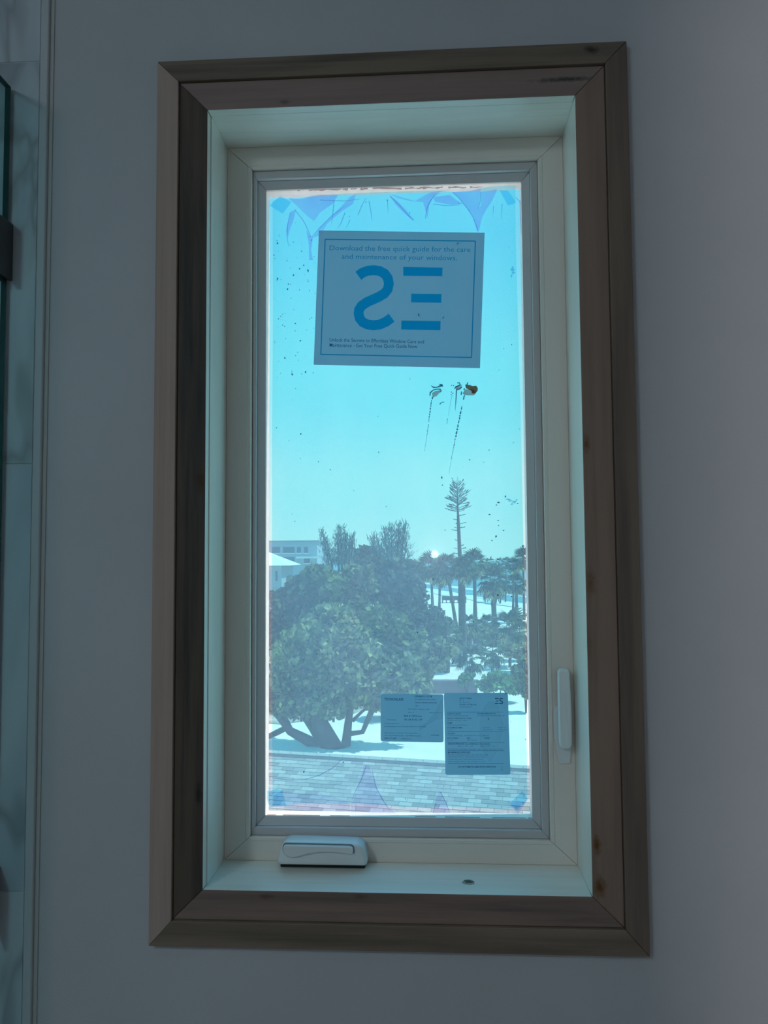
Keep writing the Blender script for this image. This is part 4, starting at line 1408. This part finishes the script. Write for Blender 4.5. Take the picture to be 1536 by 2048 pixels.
# the far slope
bv = -dn * math.cos(SL) - Vector((0, 0, math.sin(SL)))
mb = MB()
mb.quad(mid - ux * half, mid + ux * half, mid + ux * half + bv * run, mid - ux * half + bv * run)
mb.build('far_slope', sh_m[2], hs)
EXPO, TABW = 0.145, 0.31
rest = MB()
r = random.Random(3)
meshes = {}
cnt = 0
nr = int(run / EXPO)
for j in range(nr):
    u = -half + (TABW / 2 if j % 2 else 0)
    while u < half - TABW:
        v0, v1 = j * EXPO + .17, (j + 1) * EXPO + .18
        c_ = RP(u + TABW / 2, v0)
        dd = c_ - CAM
        sxp = 768 + F_PX * dd.dot(_r2) / dd.dot(_fw)
        syp = 1024 - F_PX * dd.dot(_u2) / dd.dot(_fw)
        inside = 520 < sxp < 1075 and syp < 1650
        if inside and cnt < 300:
            cnt += 1
            mi = r.choice((0, 0, 1, 1, 2, 3))
            if mi not in meshes:
                b_ = MB()
                U, Vv, H = ux, sv, sn
                P = lambda a_, b2, h: U * a_ + Vv * b2 + H * h
                lo = [P(.004, 0, -.012), P(TABW - .006, 0, -.012), P(TABW - .006, EXPO + .01, .0), P(.004, EXPO + .01, .0)]
                hi = [P(.004, 0, -.004), P(TABW - .006, 0, -.004), P(TABW - .006, EXPO + .01, .006), P(.004, EXPO + .01, .006)]
                b_.loft([lo, hi])
                me = bpy.data.meshes.new('shingle')
                me.from_pydata([tuple(q) for q in b_.v], [], b_.f)
                me.materials.append(sh_m[mi])
                meshes[mi] = me
            ob = bpy.data.objects.new('shingle', meshes[mi])
            COL.objects.link(ob)
            ob.parent = hs
            ob.location = RP(u, v0, r.uniform(0, .004)) - hs.location
        else:
            rest.loft([[RP(u + .004, v0, -.012), RP(u + TABW - .006, v0, -.012), RP(u + TABW - .006, v1, 0), RP(u + .004, v1, 0)],
                       [RP(u + .004, v0, -.004), RP(u + TABW - .006, v0, -.004), RP(u + TABW - .006, v1, .006), RP(u + .004, v1, .006)]])
        u += TABW
tag(rest.build('shingle_field', sh_m[0], hs), kind='stuff')
# ridge caps
rc = (half * 2) / 40
for i in range(40):
    u = -half + rc * i
    mb = MB()
    mb.loft([[RP(u, .10, .022), RP(u, 0, .04), mid + ux * u + bv * .1 + Vector((0, 0, .02))],
             [RP(u + rc * .97, .10, .016), RP(u + rc * .97, 0, .034), mid + ux * (u + rc * .97) + bv * .1 + Vector((0, 0, .014))]], cap=False, closed=False)
    mb.build('ridge_cap', sh_m[3], hs)
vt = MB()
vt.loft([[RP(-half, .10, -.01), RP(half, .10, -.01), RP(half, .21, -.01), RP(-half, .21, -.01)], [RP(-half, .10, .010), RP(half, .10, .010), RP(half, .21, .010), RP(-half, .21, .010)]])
vt.build('ridge_shade_strip', surface('ridge_shade_strip', (.10, .11, .12), .8), hs)  # dark strip with the shadow line below the ridge caps as its colour
w0 = MB()
pts = [RP(-half + .4, run - .5, 0), RP(half - .4, run - .5, 0), mid + ux * (half - .4) + bv * (run - .5), mid - ux * (half - .4) + bv * (run - .5)]
w0.loft([[Vector((p.x, p.y, GZ)) for p in pts], [Vector((p.x, p.y, p.z - .25)) for p in pts]])
w0.build('wall', M['white_paint'], hs)
